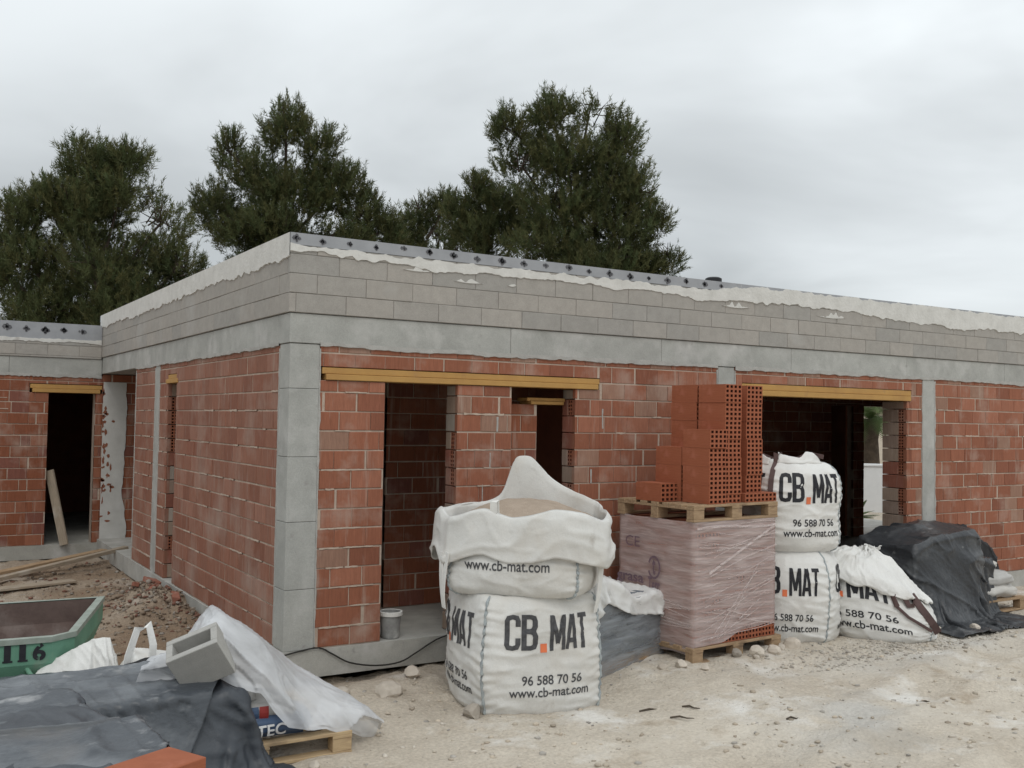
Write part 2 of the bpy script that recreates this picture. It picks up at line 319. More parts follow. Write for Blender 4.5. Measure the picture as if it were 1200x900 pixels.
def thing(name, label, cat, loc=(0, 0, 0), rotz=0., group=None, rot=None):
    o = bpy.data.objects.new(name, None); COL.objects.link(o); o.location = loc; o.rotation_euler = rot or (0, 0, rotz); o.empty_display_size = .1
    return tag(o, label, cat, group)
def copy_tree(o, parent=None):
    c = o.copy(); COL.objects.link(c)
    if parent: c.parent = parent
    for ch in list(o.children): copy_tree(ch, c)
    return c
def text_tris(txt, bold=0., cut=.06, sx=1.):
    cu = bpy.data.curves.new('lettering', 'FONT'); cu.body = txt; cu.offset = bold; cu.size = 1; cu.resolution_u = 4
    ob = bpy.data.objects.new('lettering', cu); me = bpy.data.meshes.new_from_object(ob)
    bm = bmesh.new(); bm.from_mesh(me); bpy.data.objects.remove(ob); bpy.data.meshes.remove(me)
    for v in bm.verts: v.co.x *= sx
    xs = [v.co.x for v in bm.verts]; ys = [v.co.y for v in bm.verts]; x0, x1, y0, y1 = min(xs), max(xs), min(ys), max(ys)
    k = x0+cut
    while k < x1: bmesh.ops.bisect_plane(bm, geom=bm.verts[:]+bm.edges[:]+bm.faces[:], plane_co=(k, 0, 0), plane_no=(1, 0, 0)); k += cut
    k = y0+cut*2
    while k < y1: bmesh.ops.bisect_plane(bm, geom=bm.verts[:]+bm.edges[:]+bm.faces[:], plane_co=(0, k, 0), plane_no=(0, 1, 0)); k += cut*2
    bmesh.ops.triangulate(bm, faces=bm.faces[:]); bm.verts.index_update()
    V = np.array([v.co[:] for v in bm.verts]); F = [tuple(v.index for v in f.verts) for f in bm.faces]; bm.free()
    V[:, 0] = (V[:, 0]-x0)/(x1-x0); V[:, 1] = (V[:, 1]-y0)/(y1-y0)
    return V[:, :2], F

# ------------------------------------------------------------------ cloth: small position based solver
def drape(P, boxes, gnd, steps=140, inner=7, fric=.5, eps=.012, pins=None, stretch=1.0, grav=.0035, seed=0, bend=.12, shear=.35):
    P = P.copy(); n, m, _ = P.shape; prev = P.copy()
    rg = np.random.default_rng(seed); P[..., 2] += rg.normal(0, .004, (n, m))
    Rx = np.linalg.norm(P[1:]-P[:-1], axis=2)*stretch; Ry = np.linalg.norm(P[:, 1:]-P[:, :-1], axis=2)*stretch
    D1 = np.linalg.norm(P[1:, 1:]-P[:-1, :-1], axis=2); D2 = np.linalg.norm(P[1:, :-1]-P[:-1, 1:], axis=2)
    B1 = np.linalg.norm(P[2:]-P[:-2], axis=2); B2 = np.linalg.norm(P[:, 2:]-P[:, :-2], axis=2)
    def con(a, b, rest, k):
        d = b-a; l = np.linalg.norm(d, axis=-1)+1e-9; c = (k*.5*(l-rest)/l)[..., None]*d; a += c; b -= c
    if pins is not None: P0 = P.copy()
    for it in range(steps):
        vel = (P-prev)*.92; prev = P.copy(); P = P+vel; P[..., 2] -= grav
        for _ in range(inner):
            for o in (0, 1):
                con(P[o:-1:2], P[o+1::2], Rx[o::2], 1.); con(P[:, o:-1:2], P[:, o+1::2], Ry[:, o::2], 1.)
            for o in (0, 1):
                con(P[o:-1:2, :-1], P[o+1::2, 1:], D1[o::2], shear); con(P[o:-1:2, 1:], P[o+1::2, :-1], D2[o::2], shear)
            for o in (0, 1, 2, 3):
                con(P[o:-2:4], P[o+2::4], B1[o::4], bend); con(P[:, o:-2:4], P[:, o+2::4], B2[:, o::4], bend)
            if pins is not None: P[pins] = P0[pins]
            g = gnd(P[..., 0], P[..., 1])+eps; hit = P[..., 2] < g; P[..., 2] = np.where(hit, g, P[..., 2])
            for (cx, cy, an, hx, hy, zt) in boxes:
                c, s = math.cos(an), math.sin(an); dx, dy = P[..., 0]-cx, P[..., 1]-cy
                lx, ly = c*dx+s*dy, -s*dx+c*dy; e = eps
                ztv = zt(lx, ly) if callable(zt) else zt
                ox = hx+e-np.abs(lx); oy = hy+e-np.abs(ly); oz = ztv+e-P[..., 2]
                ins = (ox > 0) & (oy > 0) & (oz > 0)
                mz = ins & (oz <= ox*1.3) & (oz <= oy*1.3); mx = ins & ~mz & (ox <= oy); my = ins & ~mz & ~mx
                lx2 = np.where(mx, np.sign(lx)*(hx+e), lx); ly2 = np.where(my, np.sign(ly)*(hy+e), ly)
                P[..., 0] = cx+c*lx2-s*ly2; P[..., 1] = cy+s*lx2+c*ly2; P[..., 2] = np.where(mz, ztv+e, P[..., 2]); hit = hit | mz
        f = (hit[..., None])*fric; P[..., :2] = P[..., :2]*(1-f)+prev[..., :2]*f
    return P

def upsample(P, k=3):
    n, m, _ = P.shape
    def res(A, n2):
        t = np.linspace(0, len(A)-1, n2); i = np.clip(np.floor(t).astype(int), 0, len(A)-2); f = (t-i)[:, None, None]; g = lambda j: A[np.clip(j, 0, len(A)-1)]
        p0, p1, p2, p3 = g(i-1), g(i), g(i+1), g(i+2)
        return .5*((2*p1)+(-p0+p2)*f+(2*p0-5*p1+4*p2-p3)*f*f+(-p0+3*p1-3*p2+p3)*f**3)
    return res(res(P, (n-1)*k+1).transpose(1, 0, 2), (m-1)*k+1).transpose(1, 0, 2)
def crumple(P, amp=.012, f=4., seed=0, ax=(1., .55)):
    # sharp creases: ridged noise along the surface normal
    n, m, _ = P.shape; du = np.gradient(P, axis=0); dv = np.gradient(P, axis=1); N = np.cross(du, dv); N /= np.linalg.norm(N, axis=2)[..., None]+1e-9
    N *= np.where(N[..., 2:3] < -.2, -1, 1)
    u, v = P[..., 0]*ax[0]+P[..., 2]*.7, P[..., 1]*ax[1]-P[..., 2]*.9
    wu = u+.25*vn(u*1.7, v*1.7, 0, seed+5); wv = v+.25*vn(u*1.7, v*1.7, 0, seed+6)
    r = (1-np.abs(vn(wu*f, wv*f, 0, seed)))**7*.9+(1-np.abs(vn(wu*f*2.3+3, wv*f*1.7, 0, seed+1)))**7*.5+.35*vn(wu*f*.6, wv*f*.6, 0, seed+2)-np.abs(vn(wu*f*1.3+7, wv*f*1.3, 0, seed+3))*.3
    Q = P+N*(amp*r)[..., None]; Q[..., 2] = np.maximum(Q[..., 2], np.minimum(P[..., 2], gh(Q[..., 0], Q[..., 1])+.004) if 'gh' in globals() else -9)
    return Q
# ------------------------------------------------------------------ ground
def gh(x, y):
    x = np.asarray(x, float); y = np.asarray(y, float)
    z = -.28+.08*sst(1.9, 3.2, x)+0*y
    yard = sst(.6, 2.2, y)*sst(.3, -.2, x)
    z = z+.02*yard
    heap = .26*np.exp(-((x+.30)**2/.20+(y-3.3)**2/1.1))+.11*np.exp(-((x+.8)**2/.30+(y-2.2)**2/.8))+.07*np.exp(-((x+.35)**2/.25+(y-5.2)**2/1.0))
    z = z+heap*(1+.5*vn(x*5, y*5, 0, 31))
    z = z-.07*np.exp(-((y+.02)/.10)**2)*sst(1.1, .6, x)*sst(-.3, .0, x)       # gap under the slab edge
    z = z+.05*np.exp(-((x-.85)**2/.25+(y+.42)**2/.06))
    near = sst(-30, -8, y)*sst(30, 12, y)
    z = z+near*(.030*vn(x*.9, y*.9, 0, 3)+.014*vn(x*2.7, y*2.7, 0, 4)+.010*vn(x*7, y*7, 0, 5)+.005*vn(x*17, y*17, 0, 6))
    rough = sst(-1.9, -.6, y)*sst(9, 7, x)*.8+.25
    z = z+near*rough*(.030*np.abs(vn(x*4.3, y*4.3, 0, 51))+.022*np.abs(vn(x*9.5, y*9.5, 0, 52))+.012*vn(x*21, y*21, 0, 53)-.02)
    for c0, w_ in ((-3.25, .17), (-4.55, .17)):                     # old wheel ruts running across the site
        d = (y-c0-.16*(x-2)+.12*np.sin(x*.7)); z = z-.028*np.exp(-(d/w_)**4)*(.7+.3*np.sin(x*26+d*30))*sst(-.5, 1.5, x)+.02*np.exp(-((np.abs(d)-w_*1.6)/.09)**2)*sst(-.5, 1.5, x)
    z = z+.012*np.sin((x*.55+y*.9)*3.2+vn(x, y, 0, 9)*2)*sst(-1.6, -2.6, y)
    inside = sst(.10, .30, x)*sst(.10, .3, y)*sst(14.8, 14.5, x)*sst(9.3, 9.0, y)
    wing = sst(.0, .4, y-8.8)*sst(3.4, 3.1, x)*sst(14.4, 14.2, y)
    z = z*(1-np.maximum(inside, wing))-.55*np.maximum(inside, wing)
    back = sst(15, 17, x)*sst(2, 4, y)
    return z+back*.14
def build_ground():
    def far(a, n): return a*np.geomspace(1, 400/a, n)
    xs = np.concatenate([-far(6., 16)[::-1], np.arange(-5.8, -2.9, .12), np.arange(-2.9, 9.6, .05), np.arange(9.6, 26, .4), far(26., 12)])
    ys = np.concatenate([-far(9., 12)[::-1], np.arange(-8.6, -5, .1), np.arange(-5, .5, .045), np.arange(.5, 9.2, .09), np.arange(9.3, 26, .5), far(26., 12)])
    X, Y = np.meshgrid(xs, ys, indexing='ij'); Z = gh(X, Y)
    n, m = X.shape; V = np.stack([X, Y, Z], -1).reshape(-1, 3); I = np.arange(n*m).reshape(n, m)
    F = np.stack([I[:-1, :-1], I[1:, :-1], I[1:, 1:], I[:-1, 1:]], -1).reshape(-1, 4)
    o = bigmesh('ground', V, F, None, ground_material()); o.data.polygons.foreach_set('use_smooth', [True]*len(F))
    soil = (sst(.0, 1.2, Y)*sst(.6, .2, X)*sst(14, 10, Y)*1.0 + .55*np.exp(-((Y+.1)/.35)**2)*sst(3, .5, X)).clip(0, 1)
    soil = soil*(.85+.35*vn(X*2, Y*2, 0, 77)).clip(0, 1)
    grav = (np.exp(-(((X-3.3)*.8+(Y+3.2)*.5)**2/.55+((Y+3.2)*.8-(X-3.3)*.5)**2/.16))*.95+.75*np.exp(-((X-5.6)**2/3+(Y+2.0)**2/.12)))
    grav = (grav*(.55+1.3*fbm(X*3, Y*3, 0, 41))).clip(0, .75)
    for nm, a in (('Soil', soil), ('Gravel', grav)):
        at = o.data.attributes.new(nm, 'FLOAT', 'POINT'); at.data.foreach_set('value', a.reshape(-1).astype(np.float32))
    tag(o, 'pale dusty rutted earth of the building site', 'ground', kind='structure')
build_ground()

# ------------------------------------------------------------------ the unfinished house
house = thing('unfinished_house', 'unfinished single storey house of red hollow brick under a grey block parapet', 'building')
CH = .1685
def rowcol(kind):
    t = random.random()
    if kind == 'front':
        b = np.array((.338, .132, .078)) if t < .55 else np.array((.380, .158, .098)) if t < .80 else np.array((.290, .112, .068)) if t < .93 else np.array((.36, .21, .15))
    elif kind == 'left':
        b = np.array((.320, .145, .097)) if t < .6 else np.array((.345, .170, .120)) if t < .87 else np.array((.290, .122, .080))
    elif kind == 'side':
        b = np.array((.29, .104, .056)) if t < .6 else np.array((.33, .132, .078)) if t < .85 else np.array((.25, .10, .072))
    else:
        b = np.array((.385, .362, .332)) if t < .6 else np.array((.405, .377, .343)) if t < .85 else np.array((.362, .346, .322)); return tuple((b*random.uniform(.97, 1.03)).tolist())
    return tuple((b*.94*random.uniform(.92, 1.08)).tolist())
def front_xf(y0=0.): return lambda u, d, z: (u, y0+d, z)           # d = depth into the wall
def left_xf(x0=0.): return lambda u, d, z: (x0+d, u, z)
def bricks(mb, mo, xf, u0, u1, z0, z1, kind='front', L=.285, H=CH, bed=.013, thick=.24, zoff=0., core=True, mirror=False, seed=0, jl=False, jr=False):
    rd = random.Random(int(u0*1000+z0*77)+seed)
    k0 = int(math.floor((z0-zoff)/H+1e-4)); k1 = int(math.ceil((z1-zoff)/H-1e-4))
    if core:
        vs = [xf(u, d, z) for z in (z0, z1) for d in (.007, thick) for u in (u0+(.09 if jl else .04 if kind == 'block' else 0), u1-(.09 if jr else 0))]
        fs = [(0, 2, 3, 1), (4, 5, 7, 6), (0, 1, 5, 4), (1, 3, 7, 5), (3, 2, 6, 7), (2, 0, 4, 6)]
        mo.add(vs, [f[::-1] for f in fs] if mirror else fs)
        if jl or jr:
            vs = [xf(u, d, z) for z in (z0, z1) for d in (.0072, .0118) for u in (u0+.001, u1-.001)]; mo.add(vs, [f[::-1] for f in fs] if mirror else fs)
    for k in range(k0, k1):
        za, zb = max(z0, zoff+k*H+(bed*.5 if bed else .002)), min(z1, zoff+(k+1)*H-(bed*.5 if bed else .002))
        if zb-za < .02: continue
        wob = rd.uniform(-.002, .002); u = math.floor(u0/L)*L-L+(.5*L if k % 2 else 0)+rd.uniform(-.05, .05)
        while u < u1:
            t = rd.random(); gap = .004 if t < .55 else .011 if t < .85 else rd.uniform(.016, .032)
            if kind == 'block': gap = .003 if t < .85 else .008
            a, b = max(u0, u), min(u1, u+L); u += L+gap
            if b-a < .025: continue
            dd = rd.uniform(-.0035, .002); ch = .004
            A = [(a, za+wob), (b, za+wob+rd.uniform(-.0015, .0015)), (b, zb+wob), (a, zb+wob)]
            vs = [xf(p, .05, q) for p, q in A]+[xf(p, dd+ch, q) for p, q in A]+[xf(p+(ch if i in (0, 3) else -ch), dd, q+(ch if i < 2 else -ch)) for i, (p, q) in enumerate(A)]
            fs = [(8, 9, 10, 11)]+[(i+4, (i+1) % 4+4, (i+1) % 4+8, i+8) for i in range(4)]+[(i, (i+1) % 4, (i+1) % 4+4, i+4) for i in range(4)]
            if mirror: fs = [f[::-1] for f in fs]
            mb.add(vs, fs, rowcol(kind))
JB = None
def jamb(xf, u, s, z0, z1, D=.232):                     # toothed reveal: hollow brick ends, cut bricks and mortar
    global JB
    if JB is None: JB = MB()
    k = 0; z = z0
    while z < z1-.05:
        zb = min(z+CH, z1); c = np.array(random.choice(((.33, .13, .09), (.29, .115, .08), (.36, .27, .21), (.34, .25, .20), (.40, .35, .30))))*random.uniform(.9, 1.1)
        o = random.uniform(0, .008)
        f = lambda p: xf(u+s*p[0], p[1], p[2])
        if random.random() < .5:
            hole_panel(JB, lambda a, d, zz: xf(u+s*(d+o), a, zz), .014, .126, z+.006, zb-.006, 3, 4, .085, .40); JB.cbox(o, .12, .134, D, z+.004, zb-.004, .005, tuple(c), 0, f)
        else: JB.cbox(o, .12, .012, D, z+.004, zb-.004, .006, tuple(c), 0, f)
        z = zb
def hole_panel(mb, xf, u0, u1, z0, z1, nu, nz, depth=.05, fr=.30):
    # frame with square holes: u across, z up
    du, dz = (u1-u0)/nu, (z1-z0)/nz
    for i in range(nu):
        for j in range(nz):
            a0, a1, b0, b1 = u0+i*du, u0+(i+1)*du, z0+j*dz, z0+(j+1)*dz
            c0, c1, d0, d1 = a0+du*fr/2, a1-du*fr/2, b0+dz*fr/2, b1-dz*fr/2
            o = [(a0, b0), (a1, b0), (a1, b1), (a0, b1)]; q = [(c0, d0), (c1, d0), (c1, d1), (c0, d1)]
            vs = [xf(p[0], 0, p[1]) for p in o]+[xf(p[0], 0, p[1]) for p in q]+[xf(p[0], depth, p[1]) for p in q]
            fc = (.34, .125, .07) if mb is JB else (1, 1, 1)
            mb.add(vs, [(k, (k+1) % 4, (k+1) % 4+4, k+4) for k in range(4)], fc, 0)
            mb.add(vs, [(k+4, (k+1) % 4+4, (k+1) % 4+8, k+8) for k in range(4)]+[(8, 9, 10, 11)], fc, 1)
def wallpart(name, rects, xf, kind, mat, mortar, mirror=False, **kw):
    mb, mo = MB(), MB()
    for r in rects:
        jl, jr = 'l' in r[4:], 'r' in r[4:]; bricks(mb, mo, xf, *r[:4], kind=kind, mirror=mirror, jl=jl, jr=jr, **kw)
        if jl or jr: jamb(xf, r[0] if jl else r[1], 1 if jl else -1, r[2], r[3], .375 if abs(r[0]-8.11) < .01 else .232)
    w = mo.build(name, mortar, house); b = mb.build('brick_courses', mat, w)
    return w
# front facade (plane y=0)
wallpart('front_wall', [(.268, .88, 0, 2.29), (.268, 3.26, 2.41, 2.6), (1.62, 2.21, 0, 2.29, 'l'), (2.96, 3.26, 0, 2.29, 'l'), (3.26, 4.87, 0, 2.6), (5.12, 5.24, 0, 2.6), (5.24, 5.36, 0, 2.29),
                        (5.24, 8.2, 2.43, 2.6), (8.11, 8.2, 0, 2.29, 'l'), (8.2, 8.42, 0, 2.6), (8.66, 14.6, 0, 2.6)], front_xf(), 'front', M['brick'], M['mortar'])
# left facade (plane x=0)
wallpart('side_wall', [(.256, 3.93, 0, 2.6), (3.93, 4.36, 2.46, 2.6), (4.36, 4.78, 0, 2.35, 'l'), (4.36, 4.78, 2.35, 2.6), (5.0, 6.2, 0, 2.6)], left_xf(), 'left', M['brick_dusty'], M['mortar'], mirror=True)
# wing front wall (plane y=8.75)
YW = 8.75
wallpart('wing_wall', [(-6., -1.05, -.06, 2.56), (-1.05, -.78, -.06, 2.28), (-1.05, 0, 2.42, 2.56), (-.10, .0, -.06, 2.28)], front_xf(YW), 'side', M['brick'], M['mortar'], zoff=-.06)
wallpart('inner_wall', [(0.001, 3.0, -.06, 2.59)], front_xf(YW+.004), 'side', M['brick'], M['mortar'], zoff=-.06)
# partitions seen through the openings
wallpart('partition_wall', [(1.55, 3.4, 0, 2.59)], front_xf(1.4), 'side', M['brick'], M['mortar'], thick=.12)
wallpart('partition_wall', [(.26, 1.28, 0, 2.59)], front_xf(2.9), 'side', M['brick'], M['mortar'], thick=.12)
wallpart('partition_wall', [(2.215, 2.62, 0, 2.13)], front_xf(.18), 'side', M['brick'], M['mortar'], thick=.08)
wallpart('partition_wall', [(4.9, 11.15, 0, 2.59), (11.72, 12.0, 0, 2.32), (11.15, 12.85, 2.32, 2.59), (12.85, 14.6, 0, 2.59)], front_xf(3.8), 'side', M['brick'], M['mortar'], thick=.14)
mb = MB(); 
for a in ((3.4, 3.55, .26, 8.7), (4.7, 4.85, .26, 3.7), (11.75, 11.9, 4.0, 8.9), (14.6, 14.85, 0., 4.0)): mb.box(*a, 0, 2.59)
mb.box(3.0, 11.9, 9.05, 9.25, -.2, 2.59); mb.box(3.0, 3.2, 9.251, 14.2, -.2, 2.55); mb.box(-6.2, 3.2, 14.2, 14.4, -.2, 2.56); mb.box(-6.2, -6.0, 9.0, 14.2, -.2, 2.56)  # rear walls added for darkness; wing room deepened to blacken its doorway
mb.build('inner_masonry', M['masonry'], house)
JB.build('jamb_bricks', [M['brick'], M['hole']], house)

# columns: stacked pours with faint seams
def column(x0, x1, y0, y1, z0, z1, step=.55):
    mb = MB(); z = z0
    while z < z1-.01:
        t = min(z1, z+step*random.uniform(.93, 1.07)); t = z1 if z1-t < .12 else t
        j = random.uniform(-.0012, .0012); g = random.uniform(.95, 1.05)
        mb.cbox(x0+j, x1+j, y0+j, y1, z, t-.003, .004, (g, g, g)); z = t
    mb.build('concrete_column', M['concrete'], house)
column(-.004, .262, -.004, .25, 0, 2.598)
column(8.425, 8.655, -.006, .22, 0, 2.598, 2.7)
column(4.875, 5.115, -.004, .22, 0, 2.598)
column(-.005, .22, 4.79, 4.995, 0, 2.598, 2.7)
# ring beam and roof slab (beam faces 12 mm proud of the brick)
mb = MB()
u = -.012
while u < 14.8:
    w = random.uniform(1.7, 2.5); e = min(u+w, 14.85); j = random.uniform(-.002, .001); g = random.uniform(.96, 1.05)
    mb.cbox(u, e-.003, -.012+j, .3, 2.6, 2.852, .004, (g, g, g)); u = e
y = .301
while y < YW+.25:
    w = random.uniform(.42, .6); e = min(y+w, YW+.28); e = YW+.28 if YW+.28-e < .2 else e; j = random.uniform(-.003, .002); g = random.uniform(.93, 1.06)
    mb.cbox(-.012+j, .3, y, e-.003, 2.6, 2.852, .004, (g, g, g)); y = e
mb.build('ring_beam', M['concrete'], house)
mb = MB(); mb.box(.301, 11.9, .301, 9.25, 2.602, 2.85); mb.box(11.901, 14.85, .301, 4.05, 2.602, 2.85)
mb.build('roof_slab', M['concrete'], house)
mb = MB(); u = -6.2
while u < -.03:
    e = min(u+random.uniform(1.2, 2.), -.018); g = random.uniform(.95, 1.04); mb.cbox(u, e-.003, YW-.012, YW+.25, 2.56, 2.825, .004, (g, g, g)); u = e if e < -.02 else 0
mb.box(-6.2, -.02, YW+.251, 14.4, 2.562, 2.82); mb.box(-.0195, 3.2, 9.2505, 14.4, 2.563, 2.819); mb.build('wing_beam', M['concrete'], house)  # last box: roof added over the deepened wing room to shut out daylight
# floor slabs
mb = MB(); mb.box(-.02, 14.85, -.022, 9.25, -.235, -.002, (1.04, 1.02, 1.)); mb.build('floor_slab', M['concrete'], house)
mb = MB(); mb.box(-6.2, -.021, YW-.03, 14.4, -.27, -.062, (.9, .88, .85)); mb.box(-.0205, 3.2, 9.251, 14.4, -.27, -.0625, (.9, .88, .85)); mb.build('wing_slab', M['concrete'], house)
# block parapets, 30 mm overhang
def parapet(name, rects, xf, mirror=False):
    mb, mo = MB(), MB()
    for r in rects: bricks(mb, mo, xf, *r, kind='block', L=.45, H=.166, bed=.004, thick=.2, zoff=2.856, mirror=mirror)
    w = mo.build(name, M['blockmortar'], house); mb.build('block_courses', M['block'], w)
parapet('front_parapet', [(-.03, 14.85, 2.856, 3.43)], front_xf(-.03))
parapet('side_parapet', [(.0215, YW+.2, 2.856, 3.43)], left_xf(-.03), True)
parapet('wing_parapet', [(-6.2, -.034, 2.826, 3.10)], front_xf(YW-.03))
def strip(mb, xf, u0, u1, top, bot, d=-.006, du=.02, back=.01, flip=False):
    us = np.arange(u0, u1+1e-6, du); t = top(us); b = bot(us); b = np.minimum(b, t-.002)
    V = []; F = []
    for i, uu in enumerate(us):
        V += [xf(uu, back, b[i]), xf(uu, d, b[i]+.004), xf(uu, d, t[i]), xf(uu, back, t[i])]
    for i in range(len(us)-1):
        for k in range(3): F.append((i*4+k, i*4+4+k, i*4+5+k, i*4+1+k))
    mb.add(V, [f[::-1] for f in F] if flip else F)
def rag(base, a, s, f=2.2): return lambda u: base+a*(fbm(u*f, u*0+s, 0, s, 3)+.8*fbm(u*f*6, u*0+s, 0, s+9, 4))*1.2
# top boards with corner marks
mb = MB(); mb.box(-.034, 14.86, -.034, .17, 3.432, 3.532); mb.build('parapet_board', M['board'], house)
mb = MB(); mb.box(-.034, .17, .172, YW+.2, 3.432, 3.532); mb.build('parapet_board', M['board'], house)
mb = MB(); mb.box(-6.2, -.036, YW-.034, YW+.17, 3.102, 3.36); mb.build('parapet_board', M['board'], house)
def marks(xf, us, z, s):
    mb = MB()
    for u in us:
        dz, k = random.uniform(-.012, .012), random.uniform(.65, 1.1)*s
        for a, b, q in ((0, .62, .9), (-.72, .1, 1.0), (.7, -.05, 1.05), (.05, -.6, .8), (0, 0, 1.15)):
            cx, cz, h = u+a*k*.6*random.uniform(.7, 1.15), z+dz+b*k*.6*random.uniform(.7, 1.1), k*.36*q*random.uniform(.6, 1.15); P = [(cx-h, cz), (cx-h*.2, cz-h), (cx+h, cz-h*.3), (cx+h*.6, cz+h*.7), (cx-h*.3, cz+h)]
            mb.add([xf(p[0], -.0375, p[1]) for p in P]+[xf(p[0], -.03, p[1]) for p in P], [(0, 1, 2, 3, 4)]+[(i, i+5, (i+1) % 5+5, (i+1) % 5) for i in range(5)])
    mb.build('board_marks', M['mark'], house)
marks(front_xf(), [.02]+[.24+.2585*i+random.uniform(-.012, .012) for i in range(19)], 3.487, .060)
marks(front_xf(YW), [-.33-.265*i for i in range(9)], 3.25, .095)
mb = MB()
def ftop(u): return 3.425+.012*fbm(u*3, u*0, 0, 5)+.03*fbm(u*11, u*0, 0, 15)+.10*sst(4.6, 5.6, u)*(1+.25*fbm(u*4, u*0, 0, 8))
def fbot(u): return 3.372-.035*sst(0, 4, u)+.030*fbm(u*3, u*0, 0, 12, 5)+.026*fbm(u*12, u*0, 0, 14, 4)-.055*np.clip(fbm(u*1.1, u*0, 0, 13), 0, 1)-.05*sst(6, 9, u)*(1+fbm(u*1.3, u*0, 0, 3))
strip(mb, front_xf(-.034), -.036, 14.8, lambda u: np.minimum(ftop(u), 3.531), fbot, -.007)
strip(mb, left_xf(-.034), -.036, YW+.1, lambda u: u*0+3.531+.0*u, lambda u: 3.33+.024*fbm(u*3.5, u*0, 0, 22, 5)+.03*fbm(u*12, u*0, 0, 24, 4)-.05*np.clip(fbm(u*.8, u*0, 0, 23), 0, 1), -.007, flip=True)
strip(mb, front_xf(YW-.034), -6.1, -.04, rag(3.115, .015, 5, 3), rag(3.06, .022, 9, 4), -.007)
for (u0, u1, zz, h) in ((1.02, 1.3, 3.31, .03), (1.55, 1.85, 3.25, .035), (2.12, 2.22, 3.26, .05), (4.9, 5.3, 3.27, .05), (6.4, 6.9, 3.26, .06)):
    strip(mb, front_xf(-.034), u0, u1, lambda u: zz+h*np.sin((u-u0)/(u1-u0)*math.pi)*(.5+1.3*fbm(u*26, u*0, 0, 3))+.0, lambda u: zz-h*.3*np.sin((u-u0)/(u1-u0)*math.pi), -.004)
mb.build('white_mortar_band', M['white_mortar'], house)
# mortar squeezed out under the ring beam, and smears beside the columns and jambs
mb = MB()
strip(mb, front_xf(-.004), .26, 4.86, rag(2.612, .01, 3, 3), rag(2.572, .014, 4, 2), -.014)
strip(mb, front_xf(-.004), 5.12, 14.6, rag(2.612, .01, 6, 3), rag(2.570, .014, 7, 2), -.014)
strip(mb, left_xf(-.004), .256, 6.2, rag(2.61, .008, 8, 3), rag(2.578, .012, 9, 2), -.012, flip=True)
strip(mb, front_xf(YW-.004), -6, -.02, rag(2.57, .01, 8, 3), rag(2.525, .016, 19, 5), -.012)
def vstrip(mb, xf, z0, z1, c, w, s, d=-.007, flip=False):
    zs = np.arange(z0, z1, .02); a = c-w*(.35+.8*np.abs(fbm(zs*4, zs*0, 0, s))); b = c+w*(.25+.9*np.abs(fbm(zs*5, zs*0, 0, s+5)))
    V = []; F = []
    for i, z in enumerate(zs): V += [xf(a[i], .008, z), xf(a[i]+.004, d, z), xf(b[i]-.004, d, z), xf(b[i], .008, z)]
    for i in range(len(zs)-1):
        for k in range(3): F.append((i*4+k, i*4+1+k, i*4+5+k, i*4+4+k))
    mb.add(V, [f[::-1] for f in F] if flip else F)
for c, w, s in ((.268, .022, 2), (8.42, .02, 5), (8.665, .035, 7), (4.86, .02, 9), (5.125, .02, 11)): vstrip(mb, front_xf(-.002), .02, 2.58, c, w, s)
for c, w, s in ((.258, .02, 4), (4.78, .03, 6), (5.01, .03, 8), (6.185, .025, 3)): vstrip(mb, left_xf(-.002), .02, 2.58, c, w, s, flip=True)
for z0, z1, c in ((1.2, 1.36, 1.9), (1.0, 1.17, 2.02), (1.52, 1.68, 1.98), (.86, 1.0, 1.86), (1.86, 2.02, 2.05), (1.35, 1.5, 3.16), (1.9, 2.1, 3.3), (.7, .84, 3.4)): vstrip(mb, front_xf(-.001), z0, z1, c, .022, int(c*100), d=-.002)
mb.build('mortar_smear', M['grey_mortar'], house)
mb = MB()
def beads(xf, n, spans, zmax, flip=False, seed=0):
    rd = random.Random(seed)
    for _ in range(n):
        a, b = rd.choice(spans); L_ = rd.uniform(.08, .45); u0 = rd.uniform(a, max(a+.02, b-L_)); u1 = min(b-.01, u0+L_); z = CH*rd.randrange(1, 14)
        if u1-u0 < .05 or z > zmax: continue
        t, q = rd.uniform(.004, .012), rd.randrange(99)
        strip(mb, xf, u0, u1, lambda u: z+.006+t*np.abs(fbm(u*16, u*0, 0, q)), lambda u: z-.006-t*1.5*np.abs(fbm(u*13, u*0, 0, q+7)), -.002-rd.uniform(0, .004), flip=flip)
beads(front_xf(), 110, [(.28, .87), (1.63, 2.2), (2.97, 4.86), (2.97, 4.86), (8.67, 12.5), (8.67, 12.5), (8.12, 8.41)], 2.25, seed=3)
beads(left_xf(), 90, [(.27, 3.9), (.27, 3.9), (4.4, 4.77), (5.02, 6.18)], 2.5, True, 5)
beads(front_xf(YW), 14, [(-3, -1.06)], 2.3, False, 6)
mb.build('squeezed_mortar', M['mortar'], house)
mb = MB()
zs = np.arange(-.05, 2.5, .03); V = []; F = []
for i, z in enumerate(zs):
    e = .36+.06*float(fbm(z*2.2, .3, 0, 51, 4))*1.5; V += [(.012, YW-.014, z), (max(.08, e), YW-.014, z), (max(.08, e)+.004, YW+.002, z)]
    if i: F += [(i*3-3, i*3-2, i*3+1, i*3), (i*3-2, i*3-1, i*3+2, i*3+1)]
mb.add(V, F); mb.build('rough_plaster', M['plaster'], house)
mb = MB()
